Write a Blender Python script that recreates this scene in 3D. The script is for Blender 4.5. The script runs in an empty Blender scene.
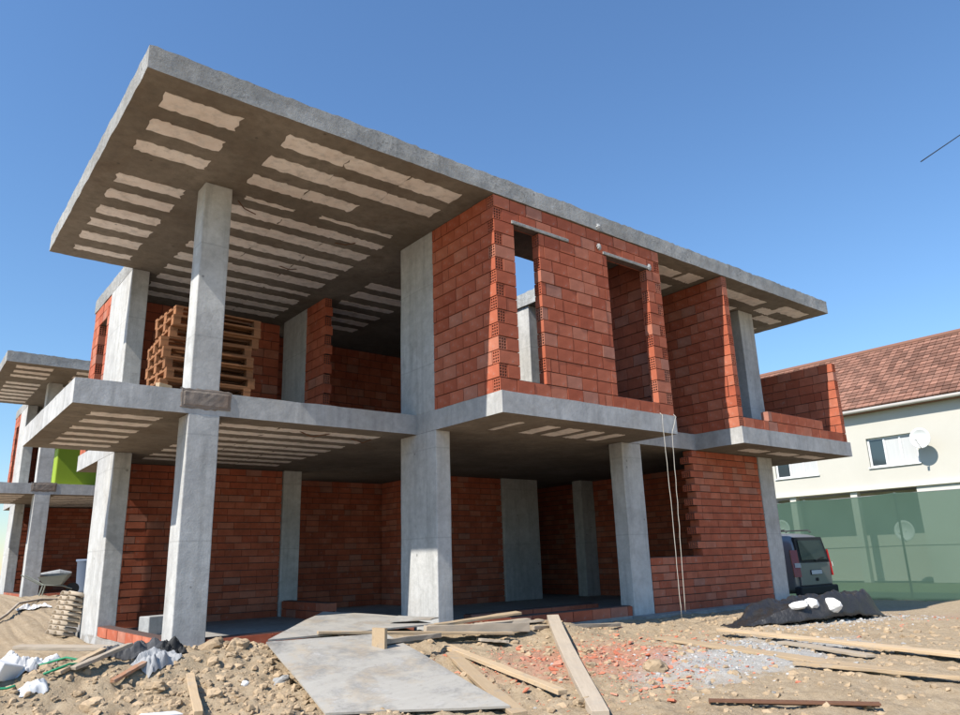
import bpy, bmesh, math, random
from mathutils import Vector, Matrix, noise
import numpy as np
random.seed(7)
sc = bpy.context.scene
R = math.radians

# ------------------------------------------------------------------ camera
CAM = Vector((-5.9507, -8.4119, 0.9181))
fwd = Vector((0.60624669, 0.74945229, 0.2660568))
rgt = Vector((0.78240425, -0.62201538, -0.0306669))
upv = Vector((-0.14250805, -0.22675568, 0.96346942))
cd = bpy.data.cameras.new('camera')
cam = bpy.data.objects.new('camera', cd)
sc.collection.objects.link(cam)
cd.sensor_width = 36.0
cd.lens = 731.1 / 960 * 36
cd.clip_start = 0.05
cd.clip_end = 3000
cam.matrix_world = Matrix(((rgt.x, upv.x, -fwd.x, CAM.x), (rgt.y, upv.y, -fwd.y, CAM.y),
                           (rgt.z, upv.z, -fwd.z, CAM.z), (0, 0, 0, 1)))
sc.camera = cam

# ------------------------------------------------------------------ sky, sun, exposure
SUN = Vector((1, 0.11, -1.05)).normalized()      # direction the light travels
EL = math.asin(-SUN.z)
AZ = math.atan2(-SUN.x, -SUN.y)
w = bpy.data.worlds.new('World')
sc.world = w
w.use_nodes = True
nt = w.node_tree
nt.nodes.clear()
sky = nt.nodes.new('ShaderNodeTexSky')
sky.sky_type = 'NISHITA'
sky.sun_disc = False
sky.sun_elevation = EL
sky.sun_rotation = AZ % (2 * math.pi)
sky.altitude = 300
sky.air_density = 1.5
sky.dust_density = 0.0
sky.ozone_density = 10.0
bg = nt.nodes.new('ShaderNodeBackground')
bg.inputs['Strength'].default_value = 0.12
wo = nt.nodes.new('ShaderNodeOutputWorld')
nt.links.new(sky.outputs[0], bg.inputs[0])
nt.links.new(bg.outputs[0], wo.inputs[0])
sd = bpy.data.lights.new('sun', 'SUN')
sd.energy = 4.6
sd.angle = R(0.5)
sd.color = (1.0, 0.95, 0.87)
sun = bpy.data.objects.new('sun', sd)
sc.collection.objects.link(sun)
sun.rotation_euler = SUN.to_track_quat('-Z', 'Y').to_euler()
sc.view_settings.view_transform = 'Standard'
sc.view_settings.look = 'None'
sc.view_settings.exposure = 0.55
sc.view_settings.gamma = 1.0
sc.view_settings.use_curve_mapping = False
sc.render.engine = 'CYCLES'
sc.cycles.max_bounces = 8
sc.cycles.diffuse_bounces = 1
sc.cycles.transparent_max_bounces = 12

# ------------------------------------------------------------------ materials
MATS = {}


class NB:
    """tiny node-tree helper"""
    def __init__(s, name):
        s.m = bpy.data.materials.new(name)
        s.m.use_nodes = True
        s.t = s.m.node_tree
        s.t.nodes.clear()
        s.out = s.n('ShaderNodeOutputMaterial')
        s.b = s.n('ShaderNodeBsdfPrincipled')
        s.b.inputs['Roughness'].default_value = 0.9
        s.b.inputs['Specular IOR Level'].default_value = 0.25
        s.l(s.b.outputs[0], s.out.inputs[0])
        s.tc = s.n('ShaderNodeTexCoord')

    def n(s, k, **kw):
        o = s.t.nodes.new(k)
        for a, b in kw.items():
            setattr(o, a, b)
        return o

    def l(s, a, b):
        s.t.links.new(a, b)

    def noise(s, scale, detail=6, rough=0.6, vec=None, dist=0.0):
        o = s.n('ShaderNodeTexNoise')
        o.inputs['Scale'].default_value = scale
        o.inputs['Detail'].default_value = detail
        o.inputs['Roughness'].default_value = rough
        o.inputs['Distortion'].default_value = dist
        s.l(vec if vec is not None else s.tc.outputs['Object'], o.inputs['Vector'])
        return o.outputs['Fac']

    def vec(s, sx, sy, sz, src='Object'):
        o = s.n('ShaderNodeMapping')
        o.inputs['Scale'].default_value = (sx, sy, sz)
        s.l(s.tc.outputs[src], o.inputs[0])
        return o.outputs[0]

    def ramp(s, fac, stops):
        o = s.n('ShaderNodeValToRGB')
        e = o.color_ramp.elements
        while len(e) < len(stops):
            e.new(0.5)
        for i, (p, c) in enumerate(stops):
            e[i].position = p
            e[i].color = (*c, 1) if len(c) == 3 else c
        s.l(fac, o.inputs[0])
        return o.outputs[0]

    def mix(s, fac, a, b, mode='MIX'):
        o = s.n('ShaderNodeMix', data_type='RGBA', blend_type=mode)
        for v, i in ((fac, 0), (a, 6), (b, 7)):
            if isinstance(v, (int, float)):
                o.inputs[i].default_value = v
            elif isinstance(v, tuple):
                o.inputs[i].default_value = (*v, 1)
            else:
                s.l(v, o.inputs[i])
        return o.outputs[2]

    def math(s, op, a, b=0.0):
        o = s.n('ShaderNodeMath', operation=op)
        for v, i in ((a, 0), (b, 1)):
            if isinstance(v, (int, float)):
                o.inputs[i].default_value = v
            else:
                s.l(v, o.inputs[i])
        return o.outputs[0]

    def rnd(s):
        oi = s.n('ShaderNodeObjectInfo')
        g = s.n('ShaderNodeNewGeometry')
        return s.math('FRACT', s.math('ADD', oi.outputs['Random'], g.outputs['Random Per Island']))

    def bump(s, h, dist=0.01, strength=0.6, prev=None):
        o = s.n('ShaderNodeBump')
        o.inputs['Distance'].default_value = dist
        o.inputs['Strength'].default_value = strength
        s.l(h, o.inputs['Height'])
        if prev is not None:
            s.l(prev, o.inputs['Normal'])
        s.l(o.outputs[0], s.b.inputs['Normal'])
        return o.outputs[0]

    def col(s, c):
        if isinstance(c, tuple):
            s.b.inputs['Base Color'].default_value = (*c, 1)
        else:
            s.l(c, s.b.inputs['Base Color'])




def mat_concrete(name, base, dark, warm=(0.30, 0.25, 0.20), warm_amt=0.5, honey=0.0):
    k = NB(name)
    big = k.noise(0.9, 5, 0.6)
    c = k.mix(k.ramp(big, [(0.35, (0, 0, 0)), (0.7, (1, 1, 1))]), dark, base)
    st = k.noise(1.0, 5, 0.65, k.vec(7, 7, 0.55))
    c = k.mix(k.math('MULTIPLY', k.ramp(st, [(0.48, (0, 0, 0)), (0.68, (1, 1, 1))]), 0.7), c, tuple(v * 0.60 for v in base))
    wm = k.noise(1.7, 4, 0.6, k.vec(1, 1, 1.3), 0.6)
    c = k.mix(k.math('MULTIPLY', k.ramp(wm, [(0.5, (0, 0, 0)), (0.72, (1, 1, 1))]), warm_amt), c, warm)
    pit = k.noise(46, 3, 0.7)
    c = k.mix(k.math('MULTIPLY', k.ramp(pit, [(0.62, (0, 0, 0)), (0.72, (1, 1, 1))]), 0.45), c, tuple(v * 0.5 for v in base))
    vo = k.n('ShaderNodeTexVoronoi')
    vo.inputs['Scale'].default_value = 2.6
    k.l(k.tc.outputs['Object'], vo.inputs['Vector'])
    c = k.mix(k.ramp(vo.outputs['Distance'], [(0.045, (0.75, 0.75, 0.75)), (0.06, (0, 0, 0))]), c, tuple(v * 0.35 for v in base))
    sp = k.n('ShaderNodeSeparateXYZ')
    k.l(k.tc.outputs['Object'], sp.inputs[0])
    seam = k.math('PINGPONG', k.math('ADD', sp.outputs['Z'], k.math('MULTIPLY', k.noise(2, 2), 0.03)), 0.62)
    c = k.mix(k.math('MULTIPLY', k.ramp(seam, [(0.0, (1, 1, 1)), (0.014, (0, 0, 0))]), 0.45), c, tuple(v * 0.5 for v in base))
    spk = k.noise(9, 6, 0.75)
    c = k.mix(0.35, c, k.ramp(spk, [(0.3, (0.25, 0.25, 0.25)), (0.75, (0.75, 0.75, 0.75))]), 'OVERLAY')
    if honey:                                  # badly compacted, pitted pour
        hc = k.math('MULTIPLY', k.ramp(k.noise(17, 6, 0.8), [(0.50, (0, 0, 0)), (0.60, (1, 1, 1))]), k.ramp(k.noise(1.6, 4, 0.6), [(0.42, (0.15, 0.15, 0.15)), (0.62, (1, 1, 1))]))
        c = k.mix(k.math('MULTIPLY', hc, honey), c, tuple(v * 0.33 for v in base))
    k.col(c)
    p = k.bump(k.noise(5, 5, 0.6), 0.02, 0.25)
    if honey: p = k.bump(k.noise(17, 6, 0.8), 0.035, 0.8, p)
    k.bump(k.noise(38, 5, 0.7), 0.006, 0.5, p)
    MATS[name] = k.m


mat_concrete('concrete', (0.58, 0.575, 0.55), (0.44, 0.435, 0.42), (0.33, 0.30, 0.26), 0.35)
mat_concrete('slab_concrete', (0.54, 0.535, 0.52), (0.40, 0.395, 0.38), (0.36, 0.33, 0.29), 0.4)
mat_concrete('roof_concrete', (0.50, 0.495, 0.47), (0.33, 0.325, 0.305), (0.27, 0.25, 0.22), 0.7, 0.75)
mat_concrete('shaded_soffit_concrete', (0.26, 0.22, 0.175), (0.165, 0.135, 0.105), (0.15, 0.11, 0.078), 0.6)
mat_concrete('patch_concrete', (0.30, 0.25, 0.21), (0.20, 0.165, 0.14), (0.25, 0.17, 0.12), 0.8)
mat_concrete('floor_concrete', (0.42, 0.40, 0.37), (0.34, 0.32, 0.29))
mat_concrete('filler', (0.90, 0.82, 0.75), (0.78, 0.68, 0.61), (0.60, 0.50, 0.43), 0.45)
mat_concrete('grey_block', (0.45, 0.45, 0.44), (0.35, 0.35, 0.34))


def mat_brick(name, cols):
    k = NB(name)
    r = k.rnd()
    c = k.ramp(r, cols)
    c = k.mix(0.5, c, k.ramp(k.noise(4, 5, 0.65), [(0.3, (0.3, 0.3, 0.3)), (0.7, (0.68, 0.68, 0.68))]), 'OVERLAY')
    blot = k.noise(2.3, 6, 0.7)
    c = k.mix(k.math('MULTIPLY', k.ramp(blot, [(0.60, (0, 0, 0)), (0.74, (1, 1, 1))]), 0.4), c, (0.42, 0.22, 0.15))
    c = k.mix(k.math('MULTIPLY', k.ramp(k.noise(7, 6, 0.8), [(0.57, (0, 0, 0)), (0.70, (1, 1, 1))]), 0.38), c, (0.42, 0.33, 0.275))     # mortar smears
    grime = k.noise(13, 5, 0.75)
    c = k.mix(k.math('MULTIPLY', k.ramp(grime, [(0.6, (0, 0, 0)), (0.8, (1, 1, 1))]), 0.45), c, (0.2, 0.1, 0.075))
    k.col(c)
    k.bump(k.noise(30, 5, 0.7), 0.005, 0.4)
    MATS[name] = k.m


mat_brick('brick', [(0.0, (0.37, 0.092, 0.048)), (0.25, (0.44, 0.120, 0.062)), (0.5, (0.40, 0.106, 0.056)),
                    (0.8, (0.48, 0.150, 0.084)), (0.93, (0.46, 0.170, 0.105)), (1.0, (0.38, 0.17, 0.12))])
mat_brick('brick_shard', [(0.0, (0.50, 0.14, 0.075)), (0.5, (0.62, 0.22, 0.13)), (1.0, (0.55, 0.26, 0.18))])


def mat_simple(name, c1, c2, scale=6, rough=0.9, bump=0.3, bscale=25, bdist=0.006, stretch=None, spec=0.25, island=0.0, metal=0.0):
    k = NB(name)
    v = k.vec(*stretch) if stretch else None
    c = k.mix(k.noise(scale, 6, 0.65, v), c1, c2)
    if stretch and name.startswith('timber'):      # cement splashes and soil on used site timber
        c = k.mix(k.math('MULTIPLY', k.ramp(k.noise(5, 6, 0.75), [(0.52, (0, 0, 0)), (0.66, (1, 1, 1))]), 0.55), c, (0.36, 0.31, 0.25))
        c = k.mix(k.math('MULTIPLY', k.ramp(k.noise(11, 6, 0.8), [(0.6, (0, 0, 0)), (0.7, (1, 1, 1))]), 0.5), c, (0.17, 0.13, 0.095))
    if island:
        c = k.mix(island, c, k.ramp(k.rnd(), [(0, (0.2, 0.2, 0.2)), (1, (0.8, 0.8, 0.8))]), 'OVERLAY')
    k.col(c)
    k.b.inputs['Roughness'].default_value = rough
    k.b.inputs['Specular IOR Level'].default_value = spec
    k.b.inputs['Metallic'].default_value = metal
    if bump:
        k.bump(k.noise(bscale, 5, 0.65, v), bdist, bump)
    MATS[name] = k.m
    return k


mat_simple('mortar', (0.15, 0.10, 0.085), (0.07, 0.045, 0.04), 12)
mat_simple('timber', (0.56, 0.42, 0.27), (0.40, 0.285, 0.17), 3, stretch=(1.2, 14, 14), island=0.3)
mat_simple('timber_grey', (0.50, 0.42, 0.32), (0.34, 0.27, 0.20), 3, stretch=(1.2, 14, 14), island=0.3)
mat_simple('timber_red', (0.40, 0.22, 0.13), (0.27, 0.13, 0.075), 3, stretch=(1.2, 14, 14), island=0.3)
mat_simple('pallet_wood', (0.36, 0.165, 0.075), (0.22, 0.095, 0.042), 4, stretch=(2, 10, 10), island=0.35)
mat_simple('rock', (0.48, 0.36, 0.235), (0.35, 0.25, 0.15), 5, bump=0.9, bscale=12, bdist=0.02, island=0.25)
mat_simple('rock_grey', (0.46, 0.45, 0.43), (0.30, 0.29, 0.27), 5, bump=0.6, island=0.4)
mat_simple('tarp', (0.018, 0.017, 0.017), (0.04, 0.038, 0.037), 7, rough=0.38, bump=0.8, bscale=9, bdist=0.03, spec=0.5)
mat_simple('net', (0.12, 0.12, 0.125), (0.05, 0.05, 0.052), 40, rough=0.8)
mat_simple('cloth', (0.42, 0.42, 0.42), (0.26, 0.26, 0.26), 9, rough=0.95)
mat_simple('foam', (0.82, 0.81, 0.79), (0.70, 0.69, 0.67), 5, bump=0.3)
mat_simple('plastic_sheet', (0.62, 0.58, 0.54), (0.75, 0.73, 0.70), 7, rough=0.35, spec=0.5)
mat_simple('green_plastic', (0.02, 0.22, 0.10), (0.03, 0.28, 0.14), 5, rough=0.5)
mat_simple('lime', (0.30, 0.42, 0.03), (0.26, 0.36, 0.03), 3, rough=0.6)
mat_simple('blue_plastic', (0.13, 0.17, 0.24), (0.17, 0.21, 0.28), 4, rough=0.5)
mat_simple('barrow_steel', (0.20, 0.215, 0.18), (0.30, 0.31, 0.27), 8, rough=0.6)
mat_simple('steel', (0.30, 0.30, 0.30), (0.20, 0.19, 0.18), 9, rough=0.5, metal=0.6)
mat_simple('rust', (0.20, 0.10, 0.06), (0.13, 0.065, 0.04), 14)
mat_simple('rope', (0.55, 0.52, 0.46), (0.45, 0.42, 0.36), 30)
mat_simple('black', (0.02, 0.02, 0.02), (0.03, 0.03, 0.03), 6, rough=0.6)
mat_simple('render_cream', (0.60, 0.575, 0.50), (0.68, 0.65, 0.575), 0.8, bump=0.15)
mat_simple('render_grey', (0.51, 0.485, 0.42), (0.59, 0.56, 0.49), 0.8, bump=0.15)
mat_simple('white_pvc', (0.80, 0.80, 0.79), (0.74, 0.74, 0.73), 3, rough=0.4, bump=0)
mat_simple('dish_white', (0.78, 0.78, 0.76), (0.68, 0.68, 0.66), 4, rough=0.5, bump=0)
mat_simple('curtain', (0.62, 0.62, 0.60), (0.45, 0.45, 0.44), 3, stretch=(1, 9, 0.3), bump=0)
mat_simple('gutter', (0.50, 0.47, 0.42), (0.36, 0.33, 0.30), 3, rough=0.6)
mat_simple('grass', (0.13, 0.17, 0.05), (0.22, 0.22, 0.09), 3, bump=0.6)
mat_simple('car_paint', (0.25, 0.25, 0.245), (0.26, 0.26, 0.255), 2, rough=0.3, bump=0, spec=0.6, metal=0.35)
mat_simple('car_plastic', (0.03, 0.03, 0.032), (0.04, 0.04, 0.042), 5, rough=0.6, bump=0)
mat_simple('tail_red', (0.28, 0.012, 0.015), (0.33, 0.02, 0.02), 5, rough=0.2, bump=0, spec=0.6)
mat_simple('tail_clear', (0.55, 0.52, 0.5), (0.6, 0.58, 0.55), 5, rough=0.2, bump=0)
mat_simple('plate_white', (0.62, 0.62, 0.62), (0.7, 0.7, 0.7), 5, rough=0.4, bump=0)
mat_simple('glass', (0.035, 0.05, 0.055), (0.04, 0.055, 0.06), 3, rough=0.06, bump=0, spec=0.9)
mat_simple('tile', (0.29, 0.135, 0.09), (0.19, 0.11, 0.08), 1.6, bump=0.3, island=0.6)

k = NB('plywood')
c = k.mix(k.noise(3, 6, 0.6, k.vec(1, 6, 6)), (0.42, 0.395, 0.35), (0.33, 0.305, 0.265))
c = k.mix(k.ramp(k.noise(2.2, 5, 0.7), [(0.46, (0, 0, 0)), (0.66, (1, 1, 1))]), c, (0.20, 0.19, 0.175))
c = k.mix(k.ramp(k.noise(4.5, 5, 0.7), [(0.55, (0, 0, 0)), (0.75, (1, 1, 1))]), c, (0.44, 0.415, 0.38))
c = k.mix(k.math('MULTIPLY', k.ramp(k.noise(1.7, 6, 0.75), [(0.5, (0, 0, 0)), (0.66, (1, 1, 1))]), 0.6), c, (0.42, 0.33, 0.225))
c = k.mix(k.math('MULTIPLY', k.ramp(k.noise(16, 6, 0.8), [(0.58, (0, 0, 0)), (0.68, (1, 1, 1))]), 0.5), c, (0.17, 0.155, 0.14))
k.col(c)
k.bump(k.noise(12, 5, 0.7), 0.006, 0.4)
MATS['plywood'] = k.m

k = NB('dirt')
big = k.noise(0.5, 5, 0.6)
c = k.mix(k.ramp(big, [(0.3, (0, 0, 0)), (0.72, (1, 1, 1))]), (0.335, 0.245, 0.15), (0.425, 0.322, 0.205))
c = k.mix(k.ramp(k.noise(7, 6, 0.7), [(0.35, (0, 0, 0)), (0.7, (1, 1, 1))]), c, (0.47, 0.37, 0.25))
c = k.mix(k.math('MULTIPLY', k.ramp(k.noise(26, 5, 0.75), [(0.5, (0, 0, 0)), (0.68, (1, 1, 1))]), 0.6), c, (0.25, 0.175, 0.108))


def patch(k, cx, cy, rx, ry, soft=0.35, amp=0.8):
    """irregular patch mask round a place on the ground"""
    mp = k.n('ShaderNodeMapping')
    mp.inputs['Location'].default_value = (-cx / rx, -cy / ry, 0)
    mp.inputs['Scale'].default_value = (1 / rx, 1 / ry, 0)
    k.l(k.tc.outputs['Object'], mp.inputs[0])
    ln = k.n('ShaderNodeVectorMath', operation='LENGTH')
    k.l(mp.outputs[0], ln.inputs[0])
    d = k.math('ADD', ln.outputs['Value'], k.math('MULTIPLY', k.math('SUBTRACT', k.noise(2.6, 6, 0.75), 0.5), amp * 2))
    return k.ramp(d, [(0.75 - soft / 2, (1, 1, 1)), (0.95, (0, 0, 0))])


c = k.mix(k.math('MULTIPLY', patch(k, 1.3, -3.8, 2.0, 0.95), 0.95), c, (0.44, 0.42, 0.385))      # cement and gravel
c = k.mix(k.math('MULTIPLY', patch(k, 5.3, -2.7, 1.9, 0.7), 0.7), c, (0.44, 0.42, 0.385))
c = k.mix(k.math('MULTIPLY', patch(k, 0.1, -2.7, 1.4, 1.0), 0.6), c, (0.50, 0.21, 0.14))         # brick dust
c = k.mix(k.math('MULTIPLY', patch(k, 9.5, -2.5, 3.0, 1.0), 0.3), c, (0.45, 0.27, 0.19))
k.col(c)
p = k.bump(k.noise(9, 6, 0.75), 0.06, 0.6)
k.bump(k.noise(45, 6, 0.8), 0.014, 0.8, p)
MATS['dirt'] = k.m

k = NB('fence_net')
tr = k.n('ShaderNodeBsdfTransparent')
tr.inputs[0].default_value = (0.80, 0.95, 0.86, 1)
mx = k.n('ShaderNodeMixShader')
mx.inputs[0].default_value = 0.87
k.col(k.mix(k.noise(1.2, 4, 0.6), (0.072, 0.130, 0.098), (0.088, 0.150, 0.115)))
tl = k.n('ShaderNodeBsdfTranslucent')
tl.inputs[0].default_value = (0.09, 0.17, 0.125, 1)
m2 = k.n('ShaderNodeMixShader')
m2.inputs[0].default_value = 0.3
k.l(k.b.outputs[0], m2.inputs[1]); k.l(tl.outputs[0], m2.inputs[2])
k.l(tr.outputs[0], mx.inputs[1]); k.l(m2.outputs[0], mx.inputs[2])
k.l(mx.outputs[0], k.out.inputs[0])
MATS['fence_net'] = k.m

# ------------------------------------------------------------------ mesh helpers
COL = sc.collection


class MB:
    def __init__(s):
        s.v = []
        s.f = []

    def add(s, v, f):
        o = len(s.v)
        s.v += [tuple(p) for p in v]
        s.f += [tuple(i + o for i in q) for q in f]
        return s

    def box(s, x0, x1, y0, y1, z0, z1):
        return s.add([(x0, y0, z0), (x1, y0, z0), (x1, y1, z0), (x0, y1, z0), (x0, y0, z1), (x1, y0, z1), (x1, y1, z1), (x0, y1, z1)],
                     [(0, 3, 2, 1), (4, 5, 6, 7), (0, 1, 5, 4), (1, 2, 6, 5), (2, 3, 7, 6), (3, 0, 4, 7)])

    def bar(s, a, b, wd, th, up=Vector((0, 0, 1)), nseg=1, sag=0.0, jit=0.0):
        """rectangular bar from a to b; a, b are on its centre line"""
        a, b = Vector(a), Vector(b)
        d = (b - a).normalized()
        sd_ = d.cross(up)
        if sd_.length < 1e-4:
            sd_ = d.cross(Vector((1, 0, 0)))
        sd_.normalize()
        u = sd_.cross(d)
        vs, fs = [], []
        for i in range(nseg + 1):
            t = i / nseg
            c = a.lerp(b, t) - Vector((0, 0, sag * 4 * t * (1 - t)))
            for sx, sy in ((-1, -1), (1, -1), (1, 1), (-1, 1)):
                j = Vector((random.uniform(-jit, jit), random.uniform(-jit, jit), random.uniform(-jit, jit)))
                vs.append(c + sd_ * (sx * wd / 2) + u * (sy * th / 2) + j)
        for i in range(nseg):
            o = i * 4
            for q in range(4):
                r = (q + 1) % 4
                fs.append((o + q, o + r, o + 4 + r, o + 4 + q))
        fs.append((3, 2, 1, 0))
        o = nseg * 4
        fs.append((o, o + 1, o + 2, o + 3))
        return s.add(vs, fs)

    def tube(s, pts, r, n=8):
        pts = [Vector(p) for p in pts]
        vs, fs = [], []
        rad = r if isinstance(r, (list, tuple)) else [r] * len(pts)
        for i, p in enumerate(pts):
            d = (pts[min(i + 1, len(pts) - 1)] - pts[max(i - 1, 0)]).normalized()
            a = d.cross(Vector((0, 0, 1)))
            if a.length < 1e-3:
                a = d.cross(Vector((1, 0, 0)))
            a.normalize()
            b = d.cross(a)
            for j in range(n):
                t = 2 * math.pi * j / n
                vs.append(p + (a * math.cos(t) + b * math.sin(t)) * rad[i])
        for i in range(len(pts) - 1):
            for j in range(n):
                k2 = (j + 1) % n
                fs.append((i * n + j, i * n + k2, i * n + n + k2, i * n + n + j))
        fs.append(tuple(range(n))[::-1])
        fs.append(tuple((len(pts) - 1) * n + j for j in range(n)))
        return s.add(vs, fs)

    def mesh(s, name, mat, smooth=False):
        me = bpy.data.meshes.new(name)
        me.from_pydata([tuple(p) for p in s.v], [], s.f)
        bm = bmesh.new(); bm.from_mesh(me)
        bmesh.ops.recalc_face_normals(bm, faces=bm.faces)
        bm.to_mesh(me); bm.free()
        me.materials.append(MATS[mat])
        if smooth:
            me.polygons.foreach_set('use_smooth', [True] * len(me.polygons))
        return me

    def build(s, name, mat, parent=None, smooth=False, bevel=0.0, **tagkw):
        o = bpy.data.objects.new(name, s.mesh(name, mat, smooth))
        COL.objects.link(o)
        if parent is not None:
            o.parent = parent
        if bevel:
            bv = o.modifiers.new('bevel', 'BEVEL')
            bv.width = bevel
            bv.segments = 2
            bv.limit_method = 'ANGLE'
        if tagkw:
            tag(o, **tagkw)
        return o


def tag(o, label=None, cat=None, group=None, kind=None):
    if label: o['label'] = label
    if cat: o['category'] = cat
    if group: o['group'] = group
    if kind: o['kind'] = kind
    return o


def empty(name, loc=(0, 0, 0), rz=0.0, **kw):
    o = bpy.data.objects.new(name, None)
    o.empty_display_size = 0.2
    o.location = loc
    o.rotation_euler = (0, 0, rz)
    COL.objects.link(o)
    return tag(o, **kw)


def link(name, me, parent=None, loc=None):
    o = bpy.data.objects.new(name, me)
    COL.objects.link(o)
    if parent is not None: o.parent = parent
    if loc is not None: o.location = loc
    return o


def ss(a, b, x):
    t = max(0.0, min(1.0, (x - a) / (b - a)))
    return t * t * (3 - 2 * t)


def spaced(keys, step):
    out = []
    for a, b in zip(keys[:-1], keys[1:]):
        n = max(1, int(math.ceil((b - a) / step)))
        out += [a + (b - a) * i / n for i in range(n)]
    return out + [keys[-1]]


# ------------------------------------------------------------------ ground
def gbase(x, y):
    d = math.hypot(x - CAM.x, y - CAM.y)
    g = -0.10 + 0.50 * ss(3.5, 12, y) * (1 - ss(2, 9, x)) - 0.38 * ss(5, 12, x)
    g -= 0.20 * (1 - ss(5.5, 8.8, d))
    yr = -0.62 - 0.35 * ss(-0.6, 1.0, x)                     # spoil heaped along the front of the house
    hb = (0.235 + 0.05 * math.exp(-((x + 4.2) / 0.9) ** 2)) * (1 - 0.75 * ss(0.8, 2.2, x)) * ss(-7.0, -4.9, x)
    g += hb * math.exp(-((y - yr) / (0.55 if y < yr else 0.45)) ** 2)
    return g


def ground(x, y):
    g = gbase(x, y)
    d = math.hypot(x - CAM.x, y - CAM.y)
    far = 1 - ss(14, 30, d)
    p = Vector((x, y, 0))
    if far > 0:
        rough = 0.5 + 0.6 * (1 - ss(-2.2, 0.5, x))
        g += far * rough * (0.055 * noise.noise(p * 0.9) + 0.05 * noise.noise(p * 2.3 + Vector((3, 1, 0)))
                            + 0.042 * noise.noise(p * 5.1 + Vector((0, 7, 0))) + 0.05 * (0.32 - abs(noise.noise(p * 8.3))) + 0.030 * (0.3 - abs(noise.noise(p * 17.0))) + 0.010 * noise.noise(p * 29.0))
    if -3.3 < x < 8.1 and 0.3 < y < 7.3:
        g = min(g, -0.12)
    if 3.3 < x < 9.0 and -0.80 < y < 0.35:
        g = min(g, -0.14)
    if y > 13.5 and -3.2 < x < 9 and y < 24:
        g = min(g, 0.2)
    return g


def geo_axis(lo, hi, step, far, ratio=1.22):
    a = list(np.arange(lo, hi + 1e-6, step))
    s_, v = step, a[-1]
    while v < far:
        s_ *= ratio; v += s_; a.append(v)
    s_, v, pre = step, lo, []
    while v > -far:
        s_ *= ratio; v -= s_; pre.append(v)
    return pre[::-1] + a


gx = geo_axis(-5.6, 6.5, 0.038, 900)
gy = geo_axis(-6.2, 1.2, 0.038, 900)
gm = MB()
gm.v = [(x, y, ground(x, y)) for y in gy for x in gx]
nx = len(gx)
gm.f = [(j * nx + i, j * nx + i + 1, (j + 1) * nx + i + 1, (j + 1) * nx + i) for j in range(len(gy) - 1) for i in range(nx - 1)]
gme = bpy.data.meshes.new('ground')
gme.from_pydata(gm.v, [], gm.f)
gme.materials.append(MATS['dirt'])
gme.polygons.foreach_set('use_smooth', [True] * len(gme.polygons))
tag(link('ground', gme), kind='structure', label='bare tan building-site earth with lumps and ruts')

# ------------------------------------------------------------------ the unfinished house
Z1, ZS, ZR, ZT = 3.0, 2.713, 5.8, 6.07
D1 = 1.45
CH = (ZR - Z1) / 15          # upper courses
CG = ZS / 22                 # ground floor courses, bricks laid flat
XL, XT = -3.28, -4.52
L1, X2, L3 = 3.59, 5.43, 9.36


def plate(name, rects, voids, z0, z1, mat, parent, step=0.16, amp=0.012, seed=0.0, soffit=None):
    """slab from a union of rectangles minus voids, with slightly ragged formwork edges"""
    kx = sorted({v for r in rects + voids for v in r[:2]})
    ky = sorted({v for r in rects + voids for v in r[2:]})
    xs, ys = spaced(kx, step), spaced(ky, step)

    def ins(i, j):
        if i < 0 or j < 0 or i >= len(xs) - 1 or j >= len(ys) - 1: return False
        x, y = (xs[i] + xs[i + 1]) / 2, (ys[j] + ys[j + 1]) / 2
        return any(r[0] < x < r[1] and r[2] < y < r[3] for r in rects) and not any(r[0] < x < r[1] and r[2] < y < r[3] for r in voids)
    I = {(i, j): ins(i, j) for i in range(-1, len(xs)) for j in range(-1, len(ys))}
    nz = 3
    idx, V, F = {}, [], []

    def vid(i, j, k_):
        key = (i, j, k_)
        if key not in idx:
            idx[key] = len(V)
            near = [I[(i - 1, j - 1)], I[(i, j - 1)], I[(i - 1, j)], I[(i, j)]]
            p = Vector((xs[i], ys[j], z0 + (z1 - z0) * k_ / nz))
            if not all(near):
                q = p * 4.5 + Vector((seed, 0, 0))
                a2 = amp * (1.6 if k_ == nz else 1.0)
                p.x += amp * 0.5 * noise.noise(q + Vector((9, 0, 0)))
                p.y += amp * 0.5 * noise.noise(q + Vector((0, 9, 0)))
                p.z += a2 * (0.6 * noise.noise(q * 0.7) + 0.9 * noise.noise(q * 2.9)) * (0.4 if k_ == 0 else 1.0 if k_ == nz else 0)
            V.append(tuple(p))
        return idx[key]
    for i in range(len(xs) - 1):
        for j in range(len(ys) - 1):
            if not I[(i, j)]: continue
            F.append((vid(i, j, nz), vid(i + 1, j, nz), vid(i + 1, j + 1, nz), vid(i, j + 1, nz)))
            F.append((vid(i, j, 0), vid(i, j + 1, 0), vid(i + 1, j + 1, 0), vid(i + 1, j, 0)))
            for di, dj, a, b in ((-1, 0, (i, j + 1), (i, j)), (1, 0, (i + 1, j), (i + 1, j + 1)), (0, -1, (i, j), (i + 1, j)), (0, 1, (i + 1, j + 1), (i, j + 1))):
                if not I[(i + di, j + dj)]:
                    for k_ in range(nz):
                        F.append((vid(*a, k_), vid(*b, k_), vid(*b, k_ + 1), vid(*a, k_ + 1)))
    mb = MB(); mb.v = V; mb.f = F
    o = mb.build(name, mat, parent)
    if soffit:                     # form-board brown on the underside, darkened with shade painted into the colour
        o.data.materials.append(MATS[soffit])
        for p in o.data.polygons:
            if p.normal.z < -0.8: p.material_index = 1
    return o


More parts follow.
